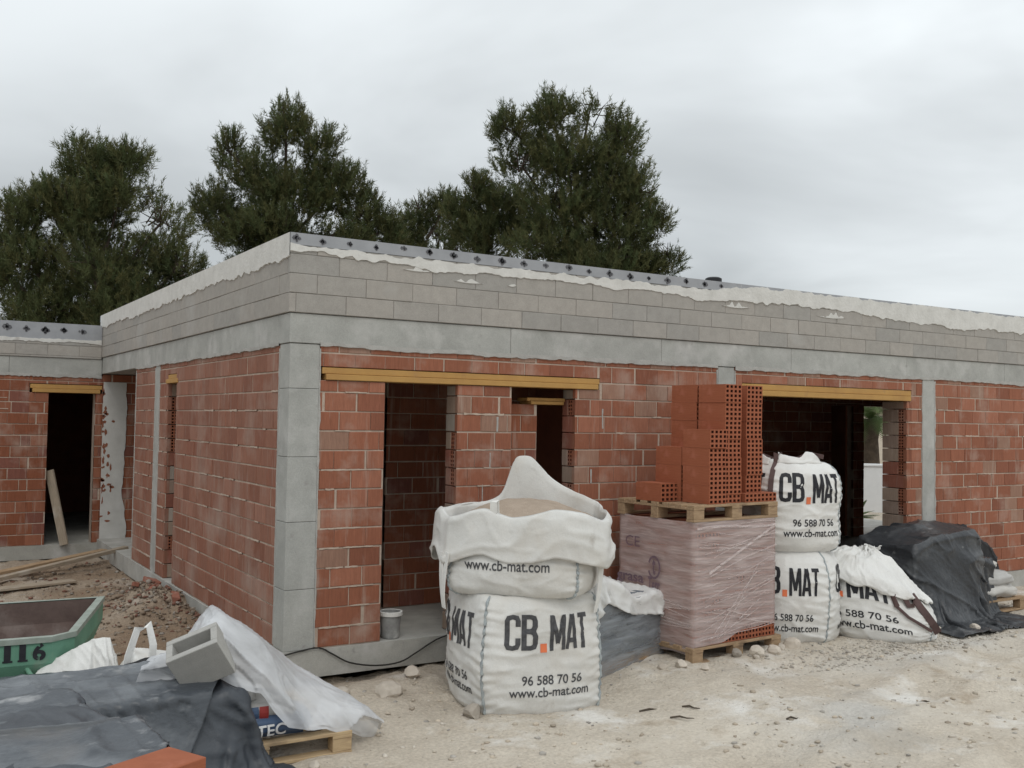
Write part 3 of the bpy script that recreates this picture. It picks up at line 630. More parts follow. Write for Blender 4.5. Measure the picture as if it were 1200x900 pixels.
for k in range(34):
    z = random.uniform(0.25, 2.4); u = random.choice((.015, .03, .05, .11, .15))+random.uniform(-.01, .03); w, h = random.choice(((.016, .05), (.034, .018), (.024, .034))); n = 10
    P = [(max(.004, u+w*math.cos(a)*(1+.6*random.uniform(-1, 1))), z+h*math.sin(a)*(1+.6*random.uniform(-1, 1))) for a in np.linspace(0, 2*math.pi, n, endpoint=False)]
    mb.add([(a, YW-.0165, b) for a, b in P]+[(a, YW-.012, b) for a, b in P], [tuple(range(n))]+[(i, i+n, (i+1) % n+n, (i+1) % n) for i in range(n)])
mb.build('plaster_chips', M['masonry'], house)
# yellow lintels: recessed web over a projecting flange
def lintel(xf, u0, u1, z0, h, flip=False, proud=.02):
    mb = MB()
    def q(a, b, c, d, e, f): mb.cbox(a, b, c, d, e, f, .004, xf=lambda p: xf(*p))
    q(u0, u1, .004, .2, z0+h*.47, z0+h-.004); q(u0+.03, u1-.03, -proud, .2, z0, z0+h*.45)
    o = mb.build('lintel', M['yellow'], house)
    if flip:
        bm = bmesh.new(); bm.from_mesh(o.data); bmesh.ops.recalc_face_normals(bm, faces=bm.faces[:]); bm.to_mesh(o.data); bm.free()
    return o
lintel(front_xf(), .29, 3.26, 2.294, .112); lintel(front_xf(), 5.24, 8.2, 2.292, .136)
lintel(front_xf(.17), 2.5, 2.955, 2.132, .07); lintel(left_xf(), 3.84, 4.46, 2.35, .11, True, .012); lintel(front_xf(YW), -1.04, -.005, 2.285, .13)
# roof vent
mb = MB(); mb.tube([(7.6, 3., 2.85), (7.6, 3., 4.02)], .07, 14); mb.tube([(7.6, 3., 4.02), (7.6, 3., 4.05), (7.6, 3., 4.14), (7.6, 3., 4.16)], [.10, .125, .125, .09], 16); mb.build('roof_vent', M['vent'], house)

# ------------------------------------------------------------------ garden behind, seen through the openings
g = thing('garden_wall', 'low white garden wall seen through the narrow back opening', 'wall', (16.9, 7.5, -.15), R(-38))
mb = MB(); mb.cbox(-6, 6, 0, .2, 0, 1.16, .01); mb.build('wall_panel', M['whitewall'], g); mb = MB(); mb.cbox(-6, 6, -.03, .23, 1.16, 1.22, .01); mb.build('wall_coping', M['whitewall'], g)
g = thing('neighbour_house', 'pale beige house far behind the palm tree', 'building', (26, 15, -.15), R(-38))
mb = MB(); mb.cbox(-4, 4, 0, 5, 0, 2.6, .02); mb.build('wall', M['render_beige'], g); mb = MB(); mb.cbox(-4.2, 4.2, -.2, 5.2, 2.6, 2.8, .02); mb.build('roof', M['rust'], g)
mb = MB(); mb.box(-1, 0, -.02, .05, 1., 2.); mb.build('window', M['vent'], g)
def fronds(name, n, L, droop, w, parent, z, mat, up=.7, seed=1):
    rd = np.random.default_rng(seed); V = []; F = []; C = []
    for i in range(n):
        az = rd.uniform(0, 6.283); el = rd.uniform(-.25, 1.3)*up+.1; l = L*rd.uniform(.75, 1.1); p = np.array((0, 0, z)); d = np.array((math.cos(az)*math.cos(el), math.sin(az)*math.cos(el), math.sin(el)))
        g_ = rd.uniform(.6, 1.25)
        for k in range(14):
            q = p+d*l/14; d = d+np.array((0, 0, -droop/14)); d /= np.linalg.norm(d); s = np.cross(d, (0, 0, 1)); s /= np.linalg.norm(s)+1e-9
            ww = w*math.sin(math.pi*(k+1.2)/15.5)
            for sg in (-1, 1):
                for h in (0, .5):
                    b0 = p+(q-p)*h; tip = b0+s*sg*ww+d*ww*.6+np.array((0, 0, -ww*.25)); o = len(V); V += [b0, b0+d*.035, tip]; F.append((o, o+1, o+2)); C += [(g_, g_, g_*.9)]*3
            p = q
    return bigmesh(name, np.array(V), np.array(F), np.array(C), mat, parent)
g = thing('palm_tree', 'short palm tree behind the white garden wall', 'tree', (19.6, 9.7, -.2))
mb = MB(); mb.tube([(0, 0, 0), (.03, 0, .8), (0, .02, 1.8), (0, 0, 2.35)], [.26, .23, .2, .26], 12); mb.build('trunk', M['palmtrunk'], g, smooth=True)
fronds('crown', 46, 1.7, 1.5, .28, g, 2.3, M['frond'])
g = thing('cactus_plant', 'small spiky green plant before the white garden wall', 'plant', (15.95, 7.25, -.2)); fronds('leaves', 26, .55, .5, .08, g, .05, M['frond'], 1.0, 5)
g = thing('cactus_plant', 'smaller spiky plant right of its neighbour before the garden wall', 'plant', (16.75, 6.6, -.2)); fronds('leaves', 18, .42, .5, .07, g, .05, M['frond'], 1.0, 6)

# ------------------------------------------------------------------ pines
TREES = {
 'A': ('broad dark pine at the far left behind the wing', (1.6, 18.3), [(1.16, 18.46, 8.21, 0.81, 0.76), (0.44, 18.95, 7.18, 1.02, 0.72), (1.84, 18.07, 7.33, 1.17, 0.95), (2.72, 17.55, 6.71, 0.85, 0.85), (-0.22, 19.37, 6.66, 0.76, 0.95), (0.09, 19.23, 5.54, 1.49, 1.27), (1.72, 18.23, 5.46, 1.91, 1.38), (3.07, 17.39, 5.53, 0.81, 0.89), (1.99, 17.94, 8.23, 0.59, 0.55), (1.04, 18.58, 6.94, 1.27, 1.06), (-1.18, 20.01, 5.83, 1.06, 1.27), (.3, 19, 4.3, 1.6, 1.0), (2.0, 18., 4.3, 1.7, 1.0), (3.3, 17.2, 4.6, .7, .7)]),
 'B': ('tall open pine with pointed tops behind the house corner', (6.4, 18.7), [(6.28, 18.74, 10.0, 0.81, 0.95), (7.04, 18.29, 9.54, 0.81, 0.95), (4.95, 19.6, 9.31, 0.38, 0.95), (5.61, 19.21, 8.68, 0.95, 0.95), (7.54, 18.03, 8.48, 0.95, 0.95), (4.67, 19.83, 7.83, 0.71, 0.81), (6.54, 18.66, 8.1, 1.43, 1.07), (5.46, 19.37, 7.25, 1.14, 0.86), (8.17, 17.67, 7.66, 0.71, 0.81), (6.27, 18.87, 7.03, 2.14, 0.83), (8.79, 17.3, 7.24, 0.52, 0.67), (7.99, 17.81, 6.94, 1.19, 0.71), (6.4, 18.8, 6.0, 2.0, .9), (8.2, 17.7, 6.1, 1.0, .8)]),
 'C': ('small low pine between the two tall ones', (11.1, 19.4), [(10.85, 19.51, 8.35, 0.53, 0.68), (11.47, 19.12, 8.57, 0.37, 0.63), (10.61, 19.69, 7.63, 0.89, 0.68), (11.39, 19.21, 7.51, 0.89, 0.68), (10.9, 19.5, 6.8, 1.2, .8)]),
 'D': ('largest pine with rounded crown and dark trunk above the parapet', (12.9, 13.7), [(11.11, 14.58, 9.81, 0.73, 0.69), (11.98, 14.03, 10.17, 0.78, 0.69), (12.85, 13.49, 10.18, 0.82, 0.73), (13.56, 13.08, 9.51, 0.69, 0.78), (11.38, 14.46, 8.78, 0.92, 0.82), (12.4, 13.81, 9.03, 1.15, 0.96), (13.46, 13.19, 8.36, 1.05, 1.01), (14.05, 12.83, 8.14, 0.6, 1.01), (12.25, 13.96, 7.77, 1.28, 0.92), (13.54, 13.19, 7.1, 1.37, 0.92), (14.5, 12.59, 7.3, 0.37, 0.69), (11.99, 14.17, 6.62, 1.37, 0.64), (13.18, 13.46, 6.13, 1.6, 0.6), (14.77, 12.46, 6.44, 0.41, 0.55), (14.15, 12.85, 6.2, 0.69, 0.5), (13.0, 13.6, 5.3, 1.8, .6), (14.6, 12.6, 5.4, .8, .5)]),
 'E': ('bushy lower pine hugging the left of the largest pine', (11.6, 16.8), [(11.37, 16.83, 8.6, 0.49, 0.59), (10.97, 17.1, 7.9, 0.64, 0.69), (11.9, 16.51, 8.17, 0.84, 0.69), (11.52, 16.79, 7.18, 1.23, 0.84), (12.45, 16.2, 7.44, 0.84, 0.79), (10.91, 17.19, 6.67, 0.59, 0.49), (11.5, 16.8, 6.3, 1.3, .7)]),
}
def pine(key, seed):
    label, (bx, by), lobes = TREES[key]; rg = np.random.default_rng(seed)
    base = np.array((bx, by, -.3)); t = thing('pine_tree', label, 'tree', base, 0, 'pines behind the house')
    top = max(l[2] for l in lobes); mb = MB(); lean = rg.uniform(-.15, .15, 2)
    def tp(z): f = z/top; return np.array((lean[0]*z*.3+.12*math.sin(z*.9+seed), lean[1]*z*.3+.12*math.cos(z*.8), z))
    zz = np.linspace(0, top*.9, 10); mb.tube([tp(z) for z in zz], [.24*(1-z/top)+.03 for z in zz], 10)
    mb.build('trunk', M['bark'], t, smooth=True)
    lb = MB(); V = []; C = []
    for (cx, cy, cz, rx, rz) in lobes:
        c = np.array((cx, cy, cz))-base; ry = (rx*.9+rz*.3)*rg.uniform(.8, 1.1)
        st = tp(max(.8, c[2]-1.1*rx-.7)); mid = (st+c)/2+np.array((0, 0, -.15))
        lb.tube([st, mid, c, c+np.array((rg.normal(0, .1), rg.normal(0, .1), rz*.7))], [.06, .045, .028, .008], 6)
        for k in range(10):
            d = rg.normal(size=3); d[2] = abs(d[2])*.8; d /= np.linalg.norm(d); e = c+d*np.array((rx, ry, rz))*.85
            lb.tube([c+rg.normal(0, .12, 3), (c+e)/2+rg.normal(0, .05, 3), e], [.02, .014, .005], 4, cap=False)
        n = int(310*(rx*rz+.55*rx*rx))+60
        d = rg.normal(size=(n, 3)); d /= np.linalg.norm(d, axis=1)[:, None]; rad = rg.uniform(0, 1, n)**.42
        # lumps so that the outline is uneven
        lump = 1+.34*fbm(d[:, 0]*2.3+cx*3, d[:, 1]*2.3, d[:, 2]*2.3, seed, 3)
        p = c-np.array((0, 0, .16))+d*np.array((rx, ry, rz))*.84*(rad*lump)[:, None]
        keep = (fbm(p[:, 0]*1.6+9, p[:, 1]*1.6, p[:, 2]*1.6, seed+3, 3) > -.17+.15*(rad-.5))
        p, d, rad = p[keep], d[keep], rad[keep]; n = len(p)
        ax = d*.55+np.array((0, 0, .85))+rg.normal(0, .28, (n, 3)); ax /= np.linalg.norm(ax, axis=1)[:, None]
        cl = .62+.75*(.5+.5*fbm(p[:, 0]*.9, p[:, 1]*.9, p[:, 2]*.9, seed+8, 2))*1.0+rg.uniform(-.14, .2, n)
        K = 30; L = rg.uniform(.26, .44, n)
        s = rg.uniform(0, 1, (n, K)); rd = rg.normal(size=(n, K, 3)); nd = ax[:, None]*.9+rd*.48; nd /= np.linalg.norm(nd, axis=2)[..., None]
        b0 = p[:, None]+ax[:, None]*(s*L[:, None])[..., None]+rg.normal(0, .02, (n, K, 3)); ln = rg.uniform(.09, .165, (n, K))
        sd_ = np.cross(nd, rg.normal(size=(n, K, 3))); sd_ /= np.linalg.norm(sd_, axis=2)[..., None]; w = rg.uniform(.007, .013, (n, K))
        tri = np.stack([b0-sd_*w[..., None], b0+sd_*w[..., None], b0+nd*ln[..., None]], 2).reshape(-1, 3)
        V.append(tri); hue = np.repeat(cl, K*3)[:, None]*np.array((1, 1, 1))
        hh = np.repeat(rg.uniform(0, 1, n), K*3)[:, None]; C.append(hue*(np.array((.9, 1.02, .9))*(1-hh)+np.array((1.22, 1.02, .85))*hh))
    lb.build('branches', M['bark'], t)
    V = np.concatenate(V); C = np.concatenate(C)
    bigmesh('crown', V, np.arange(len(V)).reshape(-1, 3), C, M['needle'], t)
for i, k in enumerate('ABCDE'): pine(k, 11+i*7)

# ------------------------------------------------------------------ bulk bags
class Bag:
    def __init__(s, S, H, k=.62, seed=0, lean=(0, 0), topr=.22, botr=.14, belly=.03, dome=.06, zshape=None, crease=1.):
        s.__dict__.update(S=S, H=H, k=k, seed=seed, lean=lean, topr=topr, botr=botr, belly=belly, dome=dome, zshape=zshape, crease=crease)
    def base(s, q, rr=1.):
        q = np.asarray(q, float) % 4; Rr = s.S*4/(2*math.pi); a = -math.pi/2+(q-.5)*math.pi/2
        f = np.floor(q).astype(int); u = q-f; h = s.S/2
        sx = np.choose(f, [-h+u*s.S, h+0*u, h-u*s.S, -h+0*u]); sy = np.choose(f, [-h+0*u, -h+u*s.S, h+0*u, h-u*s.S])
        return (s.k*Rr*np.cos(a)+(1-s.k)*sx)*rr, (s.k*Rr*np.sin(a)+(1-s.k)*sy)*rr
    def P(s, q, t, off=0.):
        q = np.asarray(q, float); t = np.asarray(t, float)+0*q; q = q+0*t
        r = 1-s.botr*np.exp(-np.clip(t, 0, 1)/.055)-s.topr*np.exp(-np.clip(1-t, 0, 1)/.085)+s.belly*np.sin(math.pi*np.clip(t, 0, 1)**.8)
        x, y = s.base(q); z = s.H*t
        u = q-np.floor(q); e = np.minimum(u, 1-u)
        nrm = np.hypot(x, y); nx, ny = x/nrm, y/nrm
        sd_ = s.seed
        w = s.crease*(.0055*np.sin(2*math.pi*(z*17+1.2*vn(x*4, y*4, z*3, sd_)))*np.exp(-e/.085)+.004*np.sin(2*math.pi*(z*11+u*1.5))*np.exp(-e/.3))
        w = w+.028*vn(x*2.2, y*2.2, z*2.6, sd_+1)+.013*vn(x*5, y*5, z*6, sd_+2)+.005*vn(x*13, y*13, z*16, sd_+3)-.012*np.exp(-(e/.03)**2)
        cz = vn(x*3.1+z*1.5, y*3.1, z*5.5, sd_+4); cz2 = vn(x*6-z*3, y*6, z*9, sd_+5); w = w+.012*((1-np.abs(cz))**7-.2)+.007*((1-np.abs(cz2))**6-.2)
        x = x*r+nx*(w+off)+s.lean[0]*t; y = y*r+ny*(w+off)+s.lean[1]*t
        if s.zshape: z = s.zshape(x, y, z)
        return np.stack([x, y, z], -1)
    def mesh(s, name, mat, parent, nq=220, nt=84, cap=True):
        mb = MB(); qs = np.arange(nq)*4/nq; ts = np.linspace(0, 1, nt); Q, T = np.meshgrid(qs, ts); G = s.P(Q, T)
        rows = [G]
        if cap:
            top = G[-1]; cen = top.mean(0)
            for j in range(1, 13):
                rr = 1-j/12.5; p = cen+(top-cen)*rr; p[:, 2] = top[:, 2]*rr+cen[2]*(1-rr)+s.dome*(1-rr**2)+.03*vn(p[:, 0]*5, p[:, 1]*5, 0, s.seed+7)*(1-rr)+.012*vn(p[:, 0]*14, p[:, 1]*14, 0, s.seed+8); rows.append(p[None])
            bot = G[0]; cb = bot.mean(0); bl = []
            for j in (6, 3): bl.append((cb+(bot-cb)*(1-j/6.2))[None])
            rows = bl+rows
        mb.grid(np.concatenate(rows), closed=True); return mb.build(name, mat, parent, smooth=True)
    def text(s, name, txt, face, u0, u1, v0, v1, mat, parent, bold=0., off=.004, sx=1.):
        V, F = text_tris(txt, bold, .09, sx); q = face+u0+(u1-u0)*V[:, 0]; t = v0+(v1-v0)*V[:, 1]
        P = s.P(q, t, off); mb = MB(); mb.add(P, F); return mb.build(name, mat, parent)
    def word(s, name, txt, face, u0, u1, v0, v1, mat, parent, off=.004):
        V, F, lay, w = letters(txt); P = s.P(face+u0+(u1-u0)*V[:, 0], v0+(v1-v0)*V[:, 1], off+lay*.0004); mb = MB(); mb.add(P, F); return mb.build(name, mat, parent)
    def patch(s, name, face, u0, u1, v0, v1, mat, parent, off=.0045):
        Q, T = np.meshgrid(face+np.linspace(u0, u1, 6), np.linspace(v0, v1, 6)); mb = MB(); mb.grid(s.P(Q, T, off)); return mb.build(name, mat, parent)
    def seams(s, parent, mat, rad=.011, which=(0, 1, 2, 3), t1=1.):
        for c in which:
            ts = np.linspace(0.01, t1, 40); p = s.P(np.full(40, c+.0), ts, .002); mb = MB(); mb.tube(p, [rad*(1+.35*math.sin(i*1.9)) for i in range(40)], 6); mb.build('seam', mat, parent, smooth=True)
    def logo(s, parent, faces=(0, 1, 2, 3), ink=None, v=(.48, .78), vp=(.245, .325), vw=(.13, .21), mu=(.17, .86)):
        ink = ink or M['ink']; a, b = mu; w = b-a
        for f in faces:
            s.word('lettering', 'CB', f, a, a+w*.365, v[0]+.012, v[1]+.012, ink, parent)
            s.patch('orange_square', f, a+w*.40, a+w*.475, v[0]-.01, v[0]+(v[1]-v[0])*.21, M['orange'], parent)
            s.word('lettering', 'MAT', f, a+w*.51, b, v[0], v[1], ink, parent)
            s.text('lettering', '96 588 70 56', f, a+w*.20, b-w*.10, *vp, ink, parent, .012)
            s.text('lettering', 'www.cb-mat.com', f, a+w*.06, b-w*.0, *vw, ink, parent, .012)
LET = {'C': (.45, [[(.385, .66), (.385, .82), (.35, .905), (.225, .94), (.10, .905), (.063, .82), (.063, .18), (.10, .095), (.225, .06), (.35, .095), (.385, .18), (.385, .34)]]),
 'B': (.45, [[(.065, 0), (.065, 1)], [(.09, .94), (.25, .94), (.35, .90), (.38, .81), (.38, .67), (.34, .57), (.25, .53), (.09, .53)], [(.25, .53), (.35, .49), (.39, .39), (.39, .19), (.355, .10), (.25, .06), (.09, .06)]]),
 'M': (.62, [[(.065, 0), (.065, 1)], [(.555, 0), (.555, 1)], [(.10, .97), (.31, .20)], [(.52, .97), (.31, .20)]]),
 'A': (.50, [[(.06, 0), (.22, .99)], [(.44, 0), (.28, .99)], [(.12, .25), (.38, .25)]]), 'T': (.44, [[(0, .94), (.44, .94)], [(.22, 0), (.22, .9)]])}
def letters(word, t=.15, gap=.045):
    V = []; F = []; x = 0.; lay = []
    for ch in word:
        w, paths = LET[ch]
        for li, pa in enumerate(paths):
            P = [np.array(a, float) for a in pa]; Q = [P[0]]
            for i in range(1, len(P)):
                n = max(1, int(np.linalg.norm(P[i]-P[i-1])/.09))
                for k in range(1, n+1): Q.append(P[i-1]+(P[i]-P[i-1])*k/n)
            o = len(V)
            for i, q in enumerate(Q):
                d = Q[min(i+1, len(Q)-1)]-Q[max(i-1, 0)]; d /= np.linalg.norm(d); n = np.array((-d[1], d[0])); hw = t/2*(1.0 if abs(d[1]) > .5 else .92)
                V += [(x+q[0]+n[0]*hw, min(1, max(0, q[1]+n[1]*hw))), (x+q[0]-n[0]*hw, min(1, max(0, q[1]-n[1]*hw)))]; lay += [li, li]
                if i: F.append((o+2*i-2, o+2*i-1, o+2*i+1, o+2*i))
        x += w+gap
    V = np.array(V); return np.stack([V[:, 0]/(x-gap), V[:, 1]], -1), F, np.array(lay), x-gap
GB = 'white bulk bags of building materials'
# front pair
BX, BY = 1.60, -1.20
b1 = thing('bulk_bag', 'full square dusty white bulk bag with black print, carrying the open bag', 'bulk bag', (BX, BY, -.285), R(-31.8+19), GB)
B1 = Bag(1.03, .90, .46, 3, botr=.055, topr=.10, belly=.015); B1.mesh('bag_body', M['bag'], b1); B1.seams(b1, M['seam'])
B1.logo(b1, (0, 3), v=(.55, .85), vp=(.265, .345), vw=(.165, .245))
for k, q in enumerate((.02, .98)):
    pass
b2 = thing('bulk_bag', 'open white bulk bag full of sand with its collar folded over', 'bulk bag', (BX+.03, BY+.0, .595), R(-31.8-12), GB)
B2 = Bag(1.02, .40, .55, 9, topr=.02, botr=.17, belly=.05); B2.mesh('bag_body', M['bag'], b2, cap=False, nt=36)
B2.seams(b2, M['seam'], which=(0, 1, 2, 3)); B2.text('lettering', 'www.cb-mat.com', 0, .15, .78, .55, .76, M['ink'], b2, .012)
def collar():
    nq = 240; q = np.arange(nq)*4/nq
    def per(x, pts):
        a = np.array([p[0] for p in pts]+[4]); b = np.array([p[1] for p in pts]+[pts[0][1]]); y = np.interp(x, a, b); k = np.exp(-np.linspace(-2, 2, 9)**2); k /= k.sum()
        return np.convolve(np.concatenate([y[-4:], y, y[:4]]), k, 'valid')
    hr = per(q, [(0, .63), (.3, .68), (.5, .64), (.8, .69), (1.05, .63), (1.3, .57), (1.6, .66), (2.0, .71), (2.2, .76), (2.42, .86), (2.58, 1.03), (2.72, 1.02), (2.82, .72), (3.2, .66), (3.6, .62)])
    lf = per(q, [(0, .36), (.5, .35), (.8, .35), (1, .40), (1.3, .38), (1.8, .26), (2.2, .12), (2.45, .02), (2.8, .02), (3.05, .12), (3.3, .30), (3.55, .44), (3.78, .28)])
    fl = per(q, [(0, 1.04), (.5, 1.0), (1, 1.08), (1.25, 1.22), (1.5, 1.18), (1.8, 1.06), (2.5, .98), (3.2, 1.05), (3.45, 1.12), (3.6, 1.24), (3.78, 1.10)])
    rows = []; x0, y0 = B2.base(q); n = np.hypot(x0, y0)
    G = B2.P(q, np.full(nq, .97)); rows.append(G)
    for j, s_ in enumerate(np.linspace(.12, 1, 8)):
        r = 1.0+(fl-1)*s_*.8; w = .012*vn(x0*7, y0*7, s_*3, 3)+.02*vn(x0*2, y0*2, s_*2, 13); z = .38+(hr-.38)*s_+.05*s_*vn(x0*4.5, y0*4.5, 0, 4); rows.append(np.stack([x0*r*(1+w/n), y0*r*(1+w/n), z], -1))
    rim = rows[-1].copy()
    for j, s_ in enumerate(np.linspace(.05, 1, 20)):
        o = .022*(1-math.exp(-s_*9))+.03*s_; cr = .014*vn(x0*4+3+s_*1, y0*4, s_*2, 21)+.020*((1-np.abs(vn(x0*3+s_*1.0, y0*3, s_*2, 22)))**6-.2)+.008*((1-np.abs(vn(x0*7-s_*1.2, y0*7, s_*3.5, 24)))**5-.2)
        z = rim[:, 2]-lf*s_+.012*(1-s_)*0+.012*vn(x0*4, y0*4, 0, 23)*s_+.02*np.sin(s_*math.pi)*(s_ < .3); k = 1+(o*np.minimum(1, lf/.1)+cr*np.minimum(1, lf/.1))/n
        rows.append(np.stack([rim[:, 0]*k, rim[:, 1]*k, z], -1))
    mb = MB(); mb.grid(np.array(rows), closed=True); mb.build('folded_collar', M['bag'], b2, smooth=True, solid=.006)
    mb = MB(); sr = []
    for j in range(14):
        rr = (1-j/13.01)*.985; x, y = x0*rr, y0*rr; z = .555+.16*(1-rr**2)*(1+.0*x)+.10*np.clip(-x*.3+y*.9, -.3, .5)*(1-rr)*1.2+.012*vn(x*6, y*6, 0, 3)+.006*vn(x*15, y*15, 0, 4); sr.append(np.stack([x, y, z], -1))
    mb.grid(np.array(sr), closed=True); mb.build('sand_fill', M['sand'], b2, smooth=True)
    # lifting straps
    def out(qv, r, z): a, b = B2.base(np.array([qv])); return Vector((a[0]*r, b[0]*r, z))
    for nm, q0, zt, zb, rt, rb in (('strap', 3.98, .34, -.10, 1.16, 1.12), ('strap', 1.27, .30, -.12, 1.14, 1.08)):
        for dq in (0, .07):
            mb = MB(); pts = [out(q0+dq*(1-i/9*.9), rt+(rb-rt)*i/9+.02*math.sin(i/9*3.1), zt+(zb-zt)*i/9) for i in range(10)]
            a = out(q0+.3, 1, 0)-out(q0-.3, 1, 0); mb.ribbon(pts, .055, .006, a); mb.build('strap', M['strap'], b2)
    mb = MB(); mb.ribbon([out(.36, .97, .56), out(.36, 1.02, .66), out(.36, 1.03, .745), out(.37, 1.00, .755), out(.37, .985, .66), out(.37, .95, .58)], .055, .006, out(.6, 1, 0)-out(.2, 1, 0)); mb.build('strap', M['strap'], b2)
collar()
# bags right of the brick pallet
b3 = thing('bulk_bag', 'white bulk bag squeezed under another bag right of the brick pallet', 'bulk bag', (5.10, -.80, -.215), R(-48+2), GB)
B3 = Bag(.85, .93, .80, 21, belly=.05, topr=.25); B3.mesh('bag_body', M['bag_clean'], b3); B3.logo(b3, (0, 1, 3), M['inkdark'], v=(.54, .83), vp=(.27, .345), vw=(.155, .235)); B3.seams(b3, M['seam'], .009)
b4 = thing('bulk_bag', 'tall white bulk bag on top of another right of the brick stack', 'bulk bag', (5.09, -.80, .69), R(-48+29), GB)
B4 = Bag(.84, .90, .76, 33, belly=.03, topr=.30, botr=.22, dome=.03); B4.mesh('bag_body', M['bag_clean'], b4); B4.logo(b4, (0, 3), M['inkdark'], v=(.56, .88), vp=(.305, .385), vw=(.19, .275), mu=(.12, .92)); B4.seams(b4, M['seam'], .008)
def b4straps():
    mb = MB(); c0 = [B4.P(np.array([.02]), np.array([t]), .012)[0] for t in (.58, .7, .82, .92, 1.)]; tip = Vector(c0[-1])+Vector((0, 0, .09))
    pts = [Vector(p) for p in c0]+[tip, tip+Vector((.05, .02, .0)), Vector(c0[-1])+Vector((.09, .04, .0))]
    mb.ribbon(pts, .05, .008, (1, -.2, 0)); mb.build('strap', M['brownstrap'], b4)
    t0 = B4.P(np.array([3.2]), np.array([.97]), .0)[0]; t1 = B4.P(np.array([.9]), np.array([.99]), .0)[0]
    mb = MB(); mb.ribbon([Vector(t0)*(1-s)+Vector(t1)*s+Vector((0, 0, .05+.04*math.sin(s*9))) for s in np.linspace(0, 1, 9)], .045, .01, (0, 0, 1)); mb.build('strap', M['brownstrap'], b4)
    for f, (u, v) in enumerate(((3.5, .97), (.45, .99))):
        mb = MB(); Q, T = np.meshgrid(u+np.linspace(-.4, .4, 20), np.linspace(0, 1, 8)); G = B4.P(Q, np.full_like(Q, v)); G[..., 2] += T*.09*(1+.4*vn(Q*7, T*2, 0, 4)); G[..., 0] *= 1-.12*T; G[..., 1] *= 1-.12*T+.03*vn(Q*9, T*3, 0, 8)
        mb.grid(G); mb.build('collar', M['bag_clean'], b4, smooth=True, solid=.006)
b4straps()
b5 = thing('bulk_bag', 'slumped half empty white bulk bag with brown straps before the black sheet', 'bulk bag', (6.05, -1.18, -.22), R(-52+12), GB)
B5 = Bag(.94, .80, .80, 45, belly=.07, topr=.30, dome=.08, lean=(-.10, .06), zshape=lambda x, y, z: z*(1.0-.42*sst(-.25, .55, x))); B5.mesh('bag_body', M['bag_clean'], b5)
B5.word('lettering', 'CB', 0, -.26, .0, .58, .86, M['inkdark'], b5); B5.patch('orange_square', 0, .035, .105, .57, .64, M['orange'], b5); B5.word('lettering', 'MAT', 0, .15, .58, .57, .85, M['inkdark'], b5)
B5.text('lettering', '96 588 70 56', 0, -.06, .62, .335, .42, M['inkdark'], b5, .012); B5.text('lettering', 'www.cb-mat.com', 0, -.10, .74, .20, .30, M['inkdark'], b5, .012); B5.word('lettering', 'MAT', 1, .45, .75, .5, .8, M['ink'], b5); B5.seams(b5, M['seam'], .008, (1,), .8)
def b5top():
    # limp empty top, collapsed over the front
    nq = 110; q = np.linspace(3.35, 5.55, nq); rows = []
    e0 = B5.P(q, np.full(nq, .985)); cen = np.array([B5.P(np.arange(0, 4, .1), np.full(40, .985)).mean(0)])
    for j, k in enumerate(np.linspace(-.35, 1, 12)):
        p = cen+(e0-cen)*np.clip(k, -1, 1); p[:, 2] = e0[:, 2]*k**2+cen[0, 2]*(1-k**2)+.13*(1-k**2)+.05*np.abs(vn(q*5+j*.25, q*0+j*.30, 0, 5))+.03*np.abs(vn(q*9-j*.4, q*0+j*.5, 0, 6))+.035; rows.append(p)
    for j, (t, o) in enumerate(((.93, .05), (.87, .062), (.80, .06), (.75, .05), (.72, .035))):
        tt = .985-(.985-t)*(.55+.75*np.abs(vn(q*2.2, q*0, 0, 8))+.25*vn(q*8, q*0, 0, 18)); rows.append(B5.P(q, tt, o)+np.array([0, 0, .012])*vn(q*9, q*0+j*.4, 0, 9)[:, None])
    rows = crumple(upsample(np.array(rows), 3), .035, 3.4, 91); rows = crumple(rows, .012, 8, 92)
    mb = MB(); mb.grid(np.array(rows)); mb.build('limp_top', M['bag_clean'], b5, smooth=True, solid=.005)
    S5 = lambda pts, o=.03: [B5.P(np.array([a]), np.array([b]), o)[0] for a, b in pts]
    mb = MB(); mb.ribbon(S5([(.86, .86), (.90, .74), (.95, .60), (1.0, .45), (1.05, .32), (1.07, .26)], .035), .075, .012, (1, .3, .0)); mb.build('strap', M['brownstrap'], b5)
    mb = MB(); mb.ribbon(S5([(.62, .58), (.60, .70), (.66, .80), (.72, .78), (.76, .66), (.82, .70), (.86, .82)]), .05, .010, (.2, .2, 1)); mb.build('strap', M['brownstrap'], b5)
    mb = MB(); mb.ribbon(S5([(.62, .58), (.72, .48), (.85, .40), (.97, .30)], .022), .028, .008, (.3, .2, 1)); mb.build('strap', M['brownstrap'], b5)
b5top()

